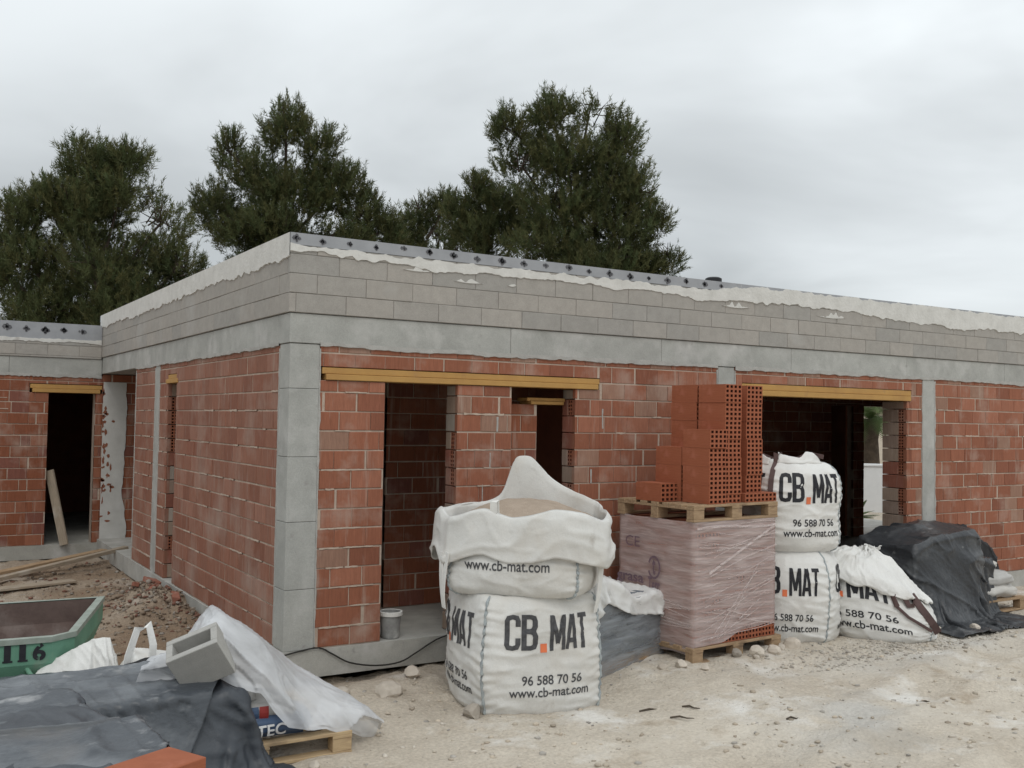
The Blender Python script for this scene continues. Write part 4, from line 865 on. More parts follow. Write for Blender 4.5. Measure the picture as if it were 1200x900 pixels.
# ------------------------------------------------------------------ pallets
def pallet(name, label, loc, rz, lx, ly, mat, nboards=7, group='wooden pallets'):
    p = thing(name, label, 'pallet', loc, rz, group); h = .155
    for i in range(3):                                           # bottom runners along x
        y = [0, ly/2-.05, ly-.10][i]; mb = MB(); mb.cbox(0, lx, y, y+.10, 0, .022, .003); mb.build('runner', mat, p)
    for i in range(3):
        for j in range(3):
            x = [0, lx/2-.07, lx-.14][j]; y = [0, ly/2-.05, ly-.10][i]; mb = MB(); mb.cbox(x+.002, x+.138, y+.002, y+.098, .022, .108, .004); mb.build('block', mat, p)
    for j in range(3):
        x = [0, lx/2-.07, lx-.14][j]; mb = MB(); mb.cbox(x, x+.14, 0, ly, .108, .130, .003); mb.build('cross_board', mat, p)
    w = .1
    for i in range(nboards):
        y = i*(ly-w)/(nboards-1); mb = MB(); mb.cbox(0, lx, y, y+w*random.uniform(.88, 1.0), .130, .153, .003); mb.build('deck_board', mat, p)
    return p
PZ = R(4)                                                        # pack axis: a = (cos4, sin4)
PN = np.array((3.39, -1.28)); PA = np.array((math.cos(PZ), math.sin(PZ))); PB = np.array((-PA[1], PA[0]))
pallet('pallet', 'wooden pallet under the film wrapped brick pack', (PN[0]-.03, PN[1]-.03, -.222), PZ, 1.22, 1.06, M['wood'])
pallet('pallet', 'wooden pallet lying flat on the wrapped brick pack under loose bricks', (PN[0]-.02+PB[0]*.0, PN[1]-.02, 1.068), PZ, 1.16, 1.04, M['wood'])
# hollow brick (local: x = width .18, y = length .28, z = height .167; holes at both y ends)
BW, BLn, BH = .225, .345, .172
def hollow_brick_mesh(nz=4, h=BH):
    mb = MB()
    mb.add([(0, 0, 0), (BW, 0, 0), (BW, BLn, 0), (0, BLn, 0), (0, 0, h), (BW, 0, h), (BW, BLn, h), (0, BLn, h)], [(0, 3, 2, 1), (4, 5, 6, 7), (1, 2, 6, 5), (3, 0, 4, 7)])
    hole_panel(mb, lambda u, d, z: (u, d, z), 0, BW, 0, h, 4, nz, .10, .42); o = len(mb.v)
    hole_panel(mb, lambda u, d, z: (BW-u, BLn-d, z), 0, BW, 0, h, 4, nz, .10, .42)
    ob = mb.build('hollow_brick', [M['loose_brick'], M['hole']]); me = ob.data; bpy.data.objects.remove(ob); return me
HB, HB2 = hollow_brick_mesh(), hollow_brick_mesh(2, .083)
# wrapped pack
pack = thing('wrapped_brick_pack', 'pack of hollow bricks wrapped in pinkish shrink film on a pallet', 'brick pack', (PN[0], PN[1], -.068), PZ)
PL, PW_, PH = 1.12, 1.0, 1.125
mb = MB(); nx, nzz = 6, 6; bw, bh = PL/nx, PH/nzz
for i in range(nx):
    for j in range(nzz):
        c = random.uniform(.9, 1.08); o = len(mb.v)
        hole_panel(mb, lambda u, d, z: (u, d+random.uniform(0, .001), z), i*bw+.003, (i+1)*bw-.003, j*bh+.003, (j+1)*bh-.003, 4, 4, .07, .42)
for k in range(3):
    for j in range(nzz):
        y0, y1 = .002+k*PW_/3, (k+1)*PW_/3-.004; mb.cbox(.0, PL, y0+(.075 if k == 0 else 0), y1, j*bh+.003, (j+1)*bh-.003, .004)
        mb.box(0, .02, y0, y0+.08, j*bh+.003, (j+1)*bh-.003) if k == 0 else None
        mb.box(PL-.02, PL, y0, y0+.08, j*bh+.003, (j+1)*bh-.003) if k == 0 else None
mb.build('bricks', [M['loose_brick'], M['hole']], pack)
def wrap_film():
    n, m = 132, 44; per = 2*(PL+PW_); mb = MB(); rows = []
    for j in range(m):
        t = j/(m-1); row = []
        for i in range(n):
            d = i/n*per
            if d < PL: x, y, nx_, ny_ = d, 0, 0, -1
            elif d < PL+PW_: x, y, nx_, ny_ = PL, d-PL, 1, 0
            elif d < 2*PL+PW_: x, y, nx_, ny_ = PL-(d-PL-PW_), PW_, 0, 1
            else: x, y, nx_, ny_ = 0, PW_-(d-2*PL-PW_), -1, 0
            w = .010+.005*float(vn(d*3+t*4, t*14-d*4, 0, 5))+.004*float(vn(d*9, t*30, 0, 6))
            zb = -.01+.13*float(sst(.15, .75, x/PL))*(ny_ < 0)+.02*float(vn(d*5, 0, 0, 9))-(.06 if nx_ < 0 else 0)
            z = zb+(PH+.012-zb)*t+.006*float(vn(d*4, 7, 0, 3))*(t > .98)
            row.append((x+nx_*w, y+ny_*w, z))
        rows.append(row)
    mb.grid(np.array(rows), closed=True); mb.build('shrink_film', M['pinkfilm'], pack, smooth=True)
    mb = MB()
    for k in range(26):                                         # stretched folds of the film
        if k < 14: x0, x1 = random.uniform(0, .3), random.uniform(.7, 1.12); z0, z1 = random.uniform(.02, .45), random.uniform(.1, .75)
        else: x0, x1 = random.uniform(0, .3), 1.12; z0 = random.uniform(.5, 1.1); z1 = z0+random.uniform(-.12, .25)
        z1 = min(z1, 1.1); pts = [(x0+(x1-x0)*s, -.019-.003*math.sin(s*9+k), z0+(z1-z0)*s+.012*math.sin(s*5+k)) for s in np.linspace(0, 1, 9)]
        mb.ribbon(pts, random.uniform(.003, .011), .003, (0, .0, 1))
    for k in range(7):
        z0 = random.uniform(.05, .35); pts = [(-.019, 1.0-s*.98, z0+.12*(1-s)*math.sin(k)+.05*(1-s)) for s in np.linspace(0, 1, 7)]; mb.ribbon(pts, random.uniform(.006, .016), .003, (0, 0, 1))
    mb.ribbon([(.02+s*1.09, -.022, 1.075+.012*math.sin(s*6)) for s in np.linspace(0, 1, 8)], .022, .004, (0, .2, 1)); mb.ribbon([(.18+s*.9, -.023, .66+.40*s) for s in np.linspace(0, 1, 8)], .022, .004, (0, .2, 1))
    mb.build('film_folds', M['filmband'], pack)
    def ptxt(txt, y0, y1, z0, z1, bold=0.02, sx=1.):
        V, F = text_tris(txt, bold, .2, sx); mb = MB(); mb.add([(-.034, y0+(y1-y0)*a, z0+(z1-z0)*b) for a, b in V], F); mb.build('lettering', M['filmprint'], pack)
    ptxt('CE', .88, .68, .84, .94, .0); ptxt('grasa', 1.0, .62, .47, .57, .02, .8); ptxt('Terr', .56, .40, .43, .58, .02, .8); ptxt('t', .505, .46, .60, .76, .03)
    mb = MB(); c = [(-.034, .48+.075*math.cos(a), .67+.10*math.sin(a)) for a in np.linspace(.4, 5.9, 30)]; mb.ribbon(c, .02, .002, [(0, math.cos(a), math.sin(a)) for a in np.linspace(.4, 5.9, 30)]); mb.build('emblem', M['filmprint'], pack)
wrap_film()
# loose bricks: (a, b, levels...) columns on the upper pallet
LZ = 1.068+.1545
GL = 'loose hollow bricks on the pallet'
def put_brick(me, label, a, b, z, rz=0., group=GL, rot=None):
    o = bpy.data.objects.new('hollow_brick', me); COL.objects.link(o); w = PN+PA*a+PB*b; o.location = (w[0], w[1], z); o.rotation_euler = rot or (0, 0, PZ+rz)
    return tag(o, label, 'brick', group)
ORD = ['bottom', 'second', 'third', 'fourth', 'fifth', 'top']
def col_(desc, a, b, n, z0=0., skip=0):
    for k in range(n):
        nm = 'top' if k == n-1 else ORD[k]
        if k < skip: continue
        put_brick(HB, f'{nm} hollow brick of {desc}', a+random.uniform(-.004, .004), b+random.uniform(-.008, .008), LZ+z0+k*(BH+.001), random.uniform(-.012, .012))
col_('the short column at the near corner of the loose stack', .20, .005, 4)
put_brick(HB2, 'half height hollow brick under the tall middle column', .43, .03, LZ)
col_('the tall middle column of the loose stack', .43, .03, 6, .0835)
put_brick(HB2, 'half height hollow brick under the tall rear column', .43, .385, LZ)
col_('the tall rear column of the loose stack', .43, .39, 6, .0835)
put_brick(HB2, 'half height hollow brick under the left side of the tall right column', .70, .01, LZ)
put_brick(HB2, 'half height hollow brick at the right front corner of the upper pallet', .935, .02, LZ)
col_('the tall right hand column of the loose stack', .80, .09, 6, .0835)
put_brick(HB, 'single hollow brick lying low at the left of the loose stack', -.01, .42, LZ)
col_('the low stack of three behind the single lying brick', .20, .37, 3)
# wrapped grey sacks between front bags and brick pack
def sackpile():
    t = thing('wrapped_sack_pallet', 'low pallet of blue grey sacks in clear wrap beside the brick pack', 'sack pallet', (2.36, -1.20, -.255), R(19))
    for l in range(3):
        for i in range(2):
            mb = MB(); cx, cy, hx, hy, hh = .30+i*.54, .42, .275, .42, .10; qs = np.linspace(0, 2*math.pi, 40, endpoint=False); rows = []
            for v in np.linspace(-1, 1, 9):
                r = (1-abs(v)**3.2)**.3 if abs(v) < 1 else .75; sxx = np.sign(np.cos(qs))*np.abs(np.cos(qs))**.35; syy = np.sign(np.sin(qs))*np.abs(np.sin(qs))**.35
                r = max(.80, r); rows.append(np.stack([cx+hx*r*sxx*(1+.02*vn(qs*2, l, v, 3)), cy+hy*r*syy, .14+hh+l*.165+v*hh*.86+.012*vn(qs*3, l*3, v, i)], -1))
            mb.grid(np.array(rows), closed=True); o = len(mb.v); mb.f += [tuple(range(40))[::-1], tuple(range(o-40, o))]; mb.mi += [0, 0]; mb.build('sack', M['greysack'], t, smooth=True)
    for i in range(3): mb = MB(); mb.cbox(0, 1.15, .0+i*.38, .09+i*.38, .0, .125, .004); mb.build('pallet_runner', M['wood'], t)
    mb = MB(); n = 90; per = [(0.0, 0), (1.14, 0), (1.14, .86), (0.0, .86)]; rows = []
    for v in np.linspace(0, 1, 26):
        row = []
        for i in range(n):
            d = i/n*4; k = int(d); f = d-k; a, b = np.array(per[k]), np.array(per[(k+1) % 4]); p = a+(b-a)*f; nn = np.array((b-a)[::-1]*np.array((1, -1))); nn = nn/np.linalg.norm(nn)
            w = .012+.014*float(vn(d*4, v*9+d*2, 0, 4))+.006*float(vn(d*14, v*25, 0, 5)); row.append((p[0]+nn[0]*w, p[1]+nn[1]*w, .02+v*.62))
        rows.append(row)
    mb.grid(np.array(rows), closed=True); mb.build('clear_wrap', M['clearfilm'], t, smooth=True)
    # cover sheet
    X, Y = np.meshgrid(np.linspace(-.18, 1.34, 46), np.linspace(-.17, 1.10, 38), indexing='ij'); P = np.stack([X, Y, X*0+.86+.03*vn(X*4, Y*4, 0, 8)], -1)
    P = drape(P, [(.57, .43, 0, .585, .45, lambda a, b: .64+.24*sst(.1, -.55, a)+0*b)], lambda a, b: a*0+.02, steps=70, inner=5, seed=4, stretch=1.03)
    P = upsample(P, 2); P = crumple(P, .04, 3.4, 71); P = crumple(P, .012, 8, 72)
    mb = MB(); mb.grid(P); mb.build('white_cover', M['whiteplastic'], t, smooth=True, solid=.004)
sackpile()

# ------------------------------------------------------------------ right: black sheeted sack pallet
def sack(mb, cx, cy, cz, hx, hy, hh, rz=0., seed=0):
    qs = np.linspace(0, 2*math.pi, 44, endpoint=False); rows = []; c, s = math.cos(rz), math.sin(rz)
    for v in np.linspace(-1, 1, 11):
        r = max(.80, (1-abs(v)**3)**.32 if abs(v) < 1 else .8); a = np.sign(np.cos(qs))*np.abs(np.cos(qs))**.4*hx*r; b = np.sign(np.sin(qs))*np.abs(np.sin(qs))**.4*hy*r
        w = 1+.04*vn(qs*3, v*2+seed, 0, seed)+.02*vn(qs*9, v*4, 0, seed+1); a, b = a*w, b*w; rows.append(np.stack([cx+c*a-s*b, cy+s*a+c*b, cz+v*hh*.9+.018*vn(a*5, b*5, seed, 2)], -1))
    mb.grid(np.array(rows), closed=True); o = len(mb.v); mb.f += [tuple(o-len(rows)*44+k for k in range(44))[::-1], tuple(range(o-44, o))]; mb.mi += [0, 0]
pallet('pallet', 'reddish wooden pallet under cement sacks at the right edge', (7.25, -1.12, -.205), 0, 1.62, 1.0, M['wood'])
SG = 'cement sacks under the black sheet'
for i, (x, y, z, rz, lb) in enumerate(((8.42, -.86, .03, .03, 'lowest white paper sack at the right end of the sheeted pallet'), (8.36, -.84, .17, -.05, 'second paper sack above the lowest one beside black sheet'),
                                   (8.12, -.80, .33, .1, 'upper crumpled sack half hidden by the black sheet edge'))):
    mb = MB(); sack(mb, 0, 0, 0, .36 if i < 3 else .4, .26, .085, 0, i); o = mb.build('cement_sack', M['sackwhite'] if i != 1 else M['sackgrey'], None, smooth=True, loc=(x, y, z)); o.rotation_euler = (0, 0, rz); tag(o, lb, 'sack', SG)
def right_tarp():
    X, Y = np.meshgrid(np.linspace(6.42, 8.38, 74), np.linspace(-2.05, .10, 68), indexing='ij'); P = np.stack([X, Y, X*0+1.0+.05*vn(X*3, Y*3, 0, 5)], -1)
    Z = lambda a, b: .755+.05*np.sin(a*4)+.02*np.sin(b*7+a*3)-.10*sst(-.2, -.6, a)
    P = drape(P, [(7.44, -.66, R(-6), .53, .44, Z), (6.86, -.50, .2, .26, .26, lambda a, b: .42-.3*sst(.2, -.4, a)), (8.2, -.72, 0, .20, .34, .42)], gh, steps=150, inner=6, seed=6, fric=.5, stretch=1.03, bend=.05)
    P = upsample(P); P = crumple(P, .045, 1.5, 4); P = crumple(P, .010, 4.2, 5)
    mb = MB(); mb.grid(P); o = mb.build('black_sheet', M['blackplastic'], None, smooth=True, solid=.003); tag(o, 'dusty black plastic sheet draped over the sack pallet at right', 'plastic sheet')
    X, Y = np.meshgrid(np.linspace(8.1, 9.4, 34), np.linspace(-.62, .0, 26), indexing='ij'); P = np.stack([X, Y, X*0+.9+.08*vn(X*4, Y*4, 0, 15)], -1)
    P = drape(P, [(8.75, -.30, 0, .42, .2, lambda a, b: .60-.2*sst(0, .5, a)), (8.4, -.24, 0, .4, .14, .72)], gh, steps=70, inner=5, seed=9, stretch=1.04, bend=.04)
    P = upsample(P); P = crumple(P, .04, 4, 7)
    mb = MB(); mb.grid(P); o = mb.build('black_sheet', M['vent'], None, smooth=True, solid=.003); tag(o, 'crumpled matt black plastic bundled behind the sacks at right edge', 'plastic sheet')
right_tarp()

# ------------------------------------------------------------------ left foreground pile
pallet('pallet', 'pale wooden pallet with sacks at the front left', (-1.42, -1.82, -.29), R(0), 1.28, 1.15, M['wood_pale'], 6)
mb = MB()
def left_pile():
    t = thing('material_sack', 'dark blue sack with white lettering under the grey tarp', 'sack', (-.64, -1.60, -.05), R(4), 'sacks on the front left pallet'); mb = MB(); sack(mb, 0, 0, 0, .26, .18, .075, 0, 3); mb.build('sack_body', M['sackblue'], t, smooth=True)
    V, F = text_tris('TEC', .02, .1); mb = MB(); mb.add([(-.17+.20*a, -.186-.012*math.sin(b*3), -.05+.075*b) for a, b in V], F); mb.build('lettering', M['whiteink'], t)
    mb = MB(); o = mb
    t = thing('material_sack', 'grey sack with a red stripe on the blue sack', 'sack', (-.62, -1.56, .045), R(-4), 'sacks on the front left pallet'); mb = MB(); sack(mb, -.06, 0, 0, .20, .2, .06, 0, 5); mb.build('sack_body', M['sackgrey'], t, smooth=True)
    mb = MB(); P = [(-.13+.06*i, -.2-.012*math.sin(j/4*3.1), -.04+.08*j/4) for j in range(5) for i in range(2)]; mb.add(P, [(j*2, j*2+1, j*2+3, j*2+2) for j in range(4)]); mb.build('red_stripe', M['red'], t)
    mb = MB(); P = [(-.215+.08*i, -.2-.012*math.sin(j/4*3.1), -.04+.08*j/4) for j in range(5) for i in range(2)]; mb.add(P, [(j*2, j*2+1, j*2+3, j*2+2) for j in range(4)]); mb.build('blue_panel', M['sackblue'], t)
    for i, (x, y, z, lb) in enumerate(((-1.05, -1.45, -.04, 'lower grey sack on the front left pallet beside the hanging dark tarp'), (-1.05, -1.35, .12, 'upper grey sack peeking out between dark tarp and white sheet'))):
        mb = MB(); sack(mb, 0, 0, 0, .34, .3, .085, 0, i+9); o = mb.build('material_sack', M['sackgrey'], None, smooth=True, loc=(x, y, z)); tag(o, lb, 'sack', 'sacks on the front left pallet')
    # lower dark tarp
    X, Y = np.meshgrid(np.linspace(-2.8, -.50, 60), np.linspace(-3.4, -.9, 64), indexing='ij'); P = np.stack([X, Y, X*0+.50+.04*vn(X*3, Y*3, 0, 5)], -1)
    A = (-1.56, -1.45, 0, .71, .38, lambda a, b: .21+.05*sst(-.2, .2, b)+0*a); Bx = (-2.3, -2.9, R(12), .62, 1.1, .27); Cx = (-1.62, -3.5, 0, .35, .28, .24)
    P = drape(P, [A, Bx], gh, steps=130, inner=6, seed=2, stretch=1.03, bend=.05)
    P = upsample(P); P = crumple(P, .035, 1.8, 14); P = crumple(P, .008, 5, 15)
    mb = MB(); mb.grid(P); o = mb.build('tarp', M['tarpdark'], None, smooth=True, solid=.003); tag(o, 'dark blue grey tarp hanging down the right end of the front left pile', 'tarp', 'tarps on the front left pile')
    # upper dusty tarp: right edge runs diagonally
    a = np.linspace(0, 1, 100)[:, None]; b = np.linspace(0, 1, 92)[None]
    L0, L1 = np.array((-3.7, -1.0)), np.array((-3.9, -4.6)); R0, R1 = np.array((-.78, -1.15)), np.array((-2.25, -4.2))
    XY = (L0*(1-a[..., None])+R0*a[..., None])*(1-b[..., None])+(L1*(1-a[..., None])+R1*a[..., None])*b[..., None]
    P = np.concatenate([XY, (.62+.05*vn(XY[..., 0]*2.5, XY[..., 1]*2.5, 0, 25))[..., None]], -1)
    P = drape(P, [(A[0], A[1], 0, A[3]+.02, A[4]+.02, lambda a, b: A[5](a, b)+.03), (Bx[0], Bx[1], Bx[2], Bx[3]+.02, Bx[4]+.02, lambda a, b: .31+.05*np.sin(b*5+a*2)), (-3.2, -2.6, .3, .6, 1.3, .22)], gh, steps=140, inner=6, seed=3, stretch=1.04, bend=.05)
    P = upsample(P, 2); P = crumple(P, .05, 1.15, 24, (.45, 1.)); P = crumple(P, .012, 3.2, 25, (1., .4))
    mb = MB(); mb.grid(P); o = mb.build('tarp', M['tarp'], None, smooth=True, solid=.003); tag(o, 'dusty grey tarp spread over the front left pile with diagonal edge', 'tarp', 'tarps on the front left pile')
    # white plastic over the pallet: ridge line and front hem
    rid = [(-1.42, -1.30, .30), (-1.20, -1.32, .40), (-1.03, -1.32, .63), (-.97, -1.30, .675), (-.88, -1.3, .60), (-.74, -1.3, .51), (-.59, -1.3, .40), (-.40, -1.32, .235), (-.18, -1.36, .09), (-.02, -1.42, -.02), (.10, -1.50, -.13), (.16, -1.58, -.25)]
    hem = [(-1.50, -1.52, .26), (-1.30, -1.60, .27), (-1.10, -1.68, .28), (-1.0, -1.72, .285), (-.90, -1.74, .26), (-.77, -1.78, .19), (-.69, -1.81, .06), (-.60, -1.83, -.05), (-.47, -1.81, -.095), (-.27, -1.81, -.112), (-.15, -1.80, -.12), (.12, -1.62, -.25)]
    bak = [(-1.40, -1.0, .10), (-1.2, -.95, .08), (-1.05, -.93, .0), (-.95, -.9, -.08), (-.85, -.88, -.15), (-.72, -.88, -.2), (-.58, -.88, -.24), (-.4, -.9, -.25), (-.2, -.95, -.25), (.0, -1.0, -.26), (.12, -1.1, -.27), (.17, -1.2, -.275)]
    def res(L, n):
        L = np.array(L, float); t = np.linspace(0, 1, len(L)); u = np.linspace(0, 1, n); return np.stack([np.interp(u, t, L[:, k]) for k in range(3)], -1)
    n = 170; r_, h_, b_ = res(rid, n), res(hem, n), res(bak, n); rows = []; U = np.linspace(0, 1, n)
    for v in np.linspace(0, 1, 60): rows.append(h_*(1-v)+r_*v+np.array((0, -.13, .11))*math.sin(v*math.pi)*(1-.4*U)[:, None]+np.array((0, 0, -.05))*(np.sin(v*math.pi)*np.sin(U*9+v*2))[:, None]*.5)
    for v in np.linspace(.06, 1, 16): rows.append(r_*(1-v)+b_*v+np.array((0, .06, .05))*math.sin(v*math.pi))
    P = crumple(np.array(rows), .040, 1.7, 33, (.6, 1.8)); P = crumple(P, .009, 6, 43, (.8, 1.8))
    P[:4] += np.array((0, -.012, 0))*vn(P[:4, :, 0]*14, 0*P[:4, :, 0], 0, 4)[..., None]
    P[:, :, 2] += (np.linspace(-.055, 0, 22)[:, None]*np.maximum(0, vn(P[:22, :, 0]*4.5, 0*P[:22, :, 0], 0, 64)+.2))[np.minimum(np.arange(len(P)), 21)]*(np.arange(len(P)) < 22)[:, None]
    mb = MB(); mb.grid(P); o = mb.build('plastic_sheet', M['whitefilm'], None, smooth=True); tag(o, 'white translucent plastic sheet sloping down over the front left pallet', 'plastic sheet')
left_pile()
# concrete block tilted on the pile
def cblock():
    mb = MB(); w, d, h, t = .335, .20, .285, .042
    # open cell from the top: walls + divider
    mb.cbox(0, w, 0, t, 0, h, .004); mb.cbox(0, w, d-t, d, 0, h, .004); mb.cbox(0, t, t-.001, d-t+.001, 0.001, h-.001, .003); mb.cbox(w-t, w, t-.001, d-t+.001, 0.001, h-.001, .003); mb.cbox(t-.001, w-t+.001, t-.001, d-t+.001, .10, .13, .003)
    for v in range(len(mb.c)): mb.c[v] = (.42, .41, .385)
    o = mb.build('concrete_block', M['block'], None, loc=(-1.215, -1.66, .205)); o.rotation_euler = (R(30), R(-23), R(-26)); tag(o, 'hollow grey concrete block tilted on top of the front left tarps', 'concrete block')
cblock()
mb = MB(); mb.cbox(0, .26, -.42, 0, 0, .15, .004); o = mb.build('brick', M['loose_brick'], None, loc=(-1.69, -3.26, .25)); o.rotation_euler = (0, 0, R(-64)); tag(o, 'orange brick lying on the tarp at the bottom of the picture', 'brick')

# ------------------------------------------------------------------ crumpled white bulk bag behind the tarps
def whitebag():
    t = thing('empty_bulk_bag', 'crumpled empty white bulk bag with loops between skip and tarp', 'bulk bag', (-1.60, -.82, -.215))
    T = np.array([(-.34, .0, .50), (-.20, -.02, .58), (-.05, -.03, .648), (.02, -.04, .66), (.07, -.05, .655), (.10, .0, .56), (.14, .1, .40)]); B_ = np.array([(-.74, -.15, .12), (-.46, -.30, .03), (-.18, -.38, .01), (-.02, -.40, .01), (.10, -.36, .01), (.2, -.2, .01), (.3, .1, .01)])
    def rs(A, n): t = np.linspace(0, 1, len(A)); u = np.linspace(0, 1, n); return np.stack([np.interp(u, t, A[:, k]) for k in range(3)], -1)
    n = 120; Tr, Br = rs(T, n), rs(B_, n); u = np.linspace(0, 1, n); rows = []
    for v in np.linspace(0, 1, 60): fold = (.020*np.sin(u*26+v*2)+.012*np.sin(u*61-v*3))*min(1, v*2+.15); rows.append(Tr*(1-v)+Br*v+np.array((0, -1, .3))*(fold+.05*math.sin(v*3.1))[:, None])
    P = crumple(np.array(rows), .016, 5, 53); mb = MB(); mb.grid(P); mb.build('bag_cloth', M['bag'], t, smooth=True, solid=.004)
    X, Y = np.meshgrid(np.linspace(.0, .72, 90), np.linspace(-.40, .25, 80), indexing='ij'); Z = .50*np.exp(-((X-.36)/.30)**4-((Y+.05)/.24)**4)+.02
    P = crumple(np.stack([X, Y, Z], -1), .05, 4.2, 57); mb = MB(); mb.grid(P); mb.build('bag_bottom', M['bag'], t, smooth=True, solid=.004)
    for pts in (([(.12, -.22, .34), (.16, -.20, .55), (.22, -.17, .72), (.30, -.14, .74), (.33, -.16, .60), (.31, -.2, .36)]), ([(.44, -.15, .36), (.50, -.12, .52), (.58, -.08, .60), (.64, -.06, .53), (.68, -.08, .40)])):
        mb = MB(); mb.ribbon(pts, .06, .006, (.9, .5, .1)); mb.build('loop', M['strap'], t)
    mb = MB(); X, Y = np.meshgrid(np.linspace(-.2, .2, 14), np.linspace(0, .25, 10), indexing='ij'); mb.grid(np.stack([X+.28, Y*.2-.27, .26+Y+.03*vn(X*9, Y*9, 0, 4)], -1)); mb.build('dark_lining', M['vent'], t, smooth=True, solid=.004)
whitebag()

# ------------------------------------------------------------------ green skip
def skip():
    t = thing('rubbish_skip', 'green steel skip with stencilled number and rusty inside', 'skip', (-1.775, -.86, -.315), R(-4))
    H = .79; W = 1.7; Lk = 1.45; sh = .30                       # rim corner at local (0,0); width to -x, length to +y (sheared to the right)
    def S(x, y, z):                                             # shell: tapers inward with depth
        k = max(0, (H-.17-z))/(H-.17); return (x+(W*.5+x)*-.0+y*.235-(.0 if x < -W/2 else .30*k)+(.3*k if x < -W/2 else 0), y+(.26*k if y < Lk/2 else -.26*k), z)
    mb = MB(); th = .03; c = .12
    def ringz(z, off=0): 
        pts = [(-W+off, 0+off), (-c, 0+off), (0-off, c), (0-off, Lk-off), (-W+off, Lk-off)]; return [S(x, y, z) for x, y in pts]
    r0, r1, r2 = ringz(H), ringz(H-.17), ringz(.06)
    V = r0+r1+r2; F = [(i+5, (i+1) % 5+5, (i+1) % 5, i) for i in range(5)]+[(i+10, (i+1) % 5+10, (i+1) % 5+5, i+5) for i in range(5)]+[(14, 13, 12, 11, 10)]
    mb.add(V, F); mb.build('outer_shell', M['green'], t)
    mb = MB(); q0, q1, q2 = ringz(H, .04), ringz(H-.17, .05), ringz(.10, .08); V = q0+q1+q2
    F = [(i, (i+1) % 5, (i+1) % 5+5, i+5) for i in range(5)]+[(i+5, (i+1) % 5+5, (i+1) % 5+10, i+10) for i in range(5)]+[(10, 11, 12, 13, 14)]; mb.add(V, F); mb.build('rusty_inside', M['rust'], t)
    mb = MB(); e0, e1 = ringz(H, -.012), ringz(H, .042)
    lo = [(x, y, z-.03) for x, y, z in e0]; hi = [(x, y, z+.006) for x, y, z in e0]; hin = [(x, y, z+.006) for x, y, z in e1]; V = lo+hi+hin
    mb.add(V, [(i, (i+1) % 5, (i+1) % 5+5, i+5) for i in range(5)]+[(i+5, (i+1) % 5+5, (i+1) % 5+10, i+10) for i in range(5)]); mb.build('rim', M['steeledge'], t)
    # stencilled number on the front rim panel
    for k, (d, x0, x1) in enumerate((('1', -.405, -.365), ('1', -.315, -.275), ('6', -.235, -.155))):
        Vt, Ft = text_tris(d, .035, .12, .9); mb = MB(); keep = [f for f in Ft if not (.44 < np.mean([Vt[i][0] for i in f]) < .58 and d == '6' and (np.mean([Vt[i][1] for i in f]) < .2 or np.mean([Vt[i][1] for i in f]) > .8))]
        mb.add([S(x0+(x1-x0)*a, -.004, H-.145+.115*b) for a, b in Vt], keep)
        if d == '1': mb.add([S(x, -.0045, z) for x, z in ((x0-.008, H-.145), (x1+.012, H-.145), (x1+.012, H-.132), (x0-.008, H-.132))], [(0, 1, 2, 3)])
        mb.build('stencil_number', M['inkdark'], t)
    mb = MB(); mb.tube([S(-.28, .03, H-.18), (-.22, -.05, H-.27)], .016, 8); mb.build('lifting_lug', M['green'], t, smooth=True)
    mb = MB(); mb.tube([S(-.02, .06, H-.18), S(-.10, .02, H-.45)], .02, 6); mb.build('corner_rib', M['green'], t)
    t2 = thing('white_panel', 'white board leaning inside the skip at the left edge', 'board', (-2.42, -.35, .05)); mb = MB(); mb.cbox(-.35, .22, 0, .02, 0, .52, .003, xf=lambda p: (p[0]-p[2]*.45, p[1]+p[2]*.3, p[2])); mb.build('panel', M['whiteplastic'], t2)
skip()

# ------------------------------------------------------------------ small site things
def plank(name, label, p0, p1, w, h, mat, group, roll=0.):
    p0, p1 = Vector(p0), Vector(p1); d = p1-p0; L = d.length; mb = MB()
    n = 8
    for i in range(n): pass
    mb.cbox(0, L, -w/2, w/2, 0, h, .004); o = mb.build(name, mat, None, loc=p0); q = d.to_track_quat('X', 'Z'); q = q@Matrix.Rotation(roll, 3, 'X').to_quaternion(); o.rotation_mode = 'QUATERNION'; o.rotation_quaternion = q
    return tag(o, label, 'plank', group)
PG = 'timber planks in the side yard'
plank('plank', 'long pale plank resting from the yard onto the house slab', (-1.75, 6.35, -.235), (.16, 7.35, -.01), .10, .05, M['wood_grey'], PG)
plank('plank', 'dark plank lying on the ground under the long pale plank', (-2.2, 6.5, -.25), (-.1, 7.6, -.06), .14, .04, M['wood'], PG)
plank('plank', 'pale wide plank flat on the yard earth at left', (-2.6, 5.6, -.26), (-.75, 5.95, -.22), .20, .03, M['wood_grey'], PG)
plank('plank', 'worn plank leaning in the wing doorway', (-.52, 8.62, -.06), (-.74, 8.80, 1.08), .15, .035, M['wood_grey'], PG, R(80))
# bucket in the doorway
bk = thing('plaster_bucket', 'dirty grey plastic bucket in the front doorway', 'bucket', (1.03, .11, -.001))
mb = MB(); n = 28; prof = [(.0, .004), (.078, .004), (.082, .02), (.094, .20), (.100, .205), (.101, .235), (.093, .235), (.090, .20), (.078, .03), (0, .03)]
mb.grid(np.array([[(r*math.cos(2*math.pi*k/n), r*math.sin(2*math.pi*k/n), z) for k in range(n)] for r, z in prof]), closed=True); mb.build('bucket_body', M['bucketgrey'], bk, smooth=False)
mb = MB(); mb.grid(np.array([[(r*math.cos(2*math.pi*k/n), r*math.sin(2*math.pi*k/n), z) for k in range(n)] for r, z in ((.099, .200), (.107, .203), (.107, .238), (.096, .240), (.092, .236))]), closed=True); mb.build('rim', M['strap'], bk)
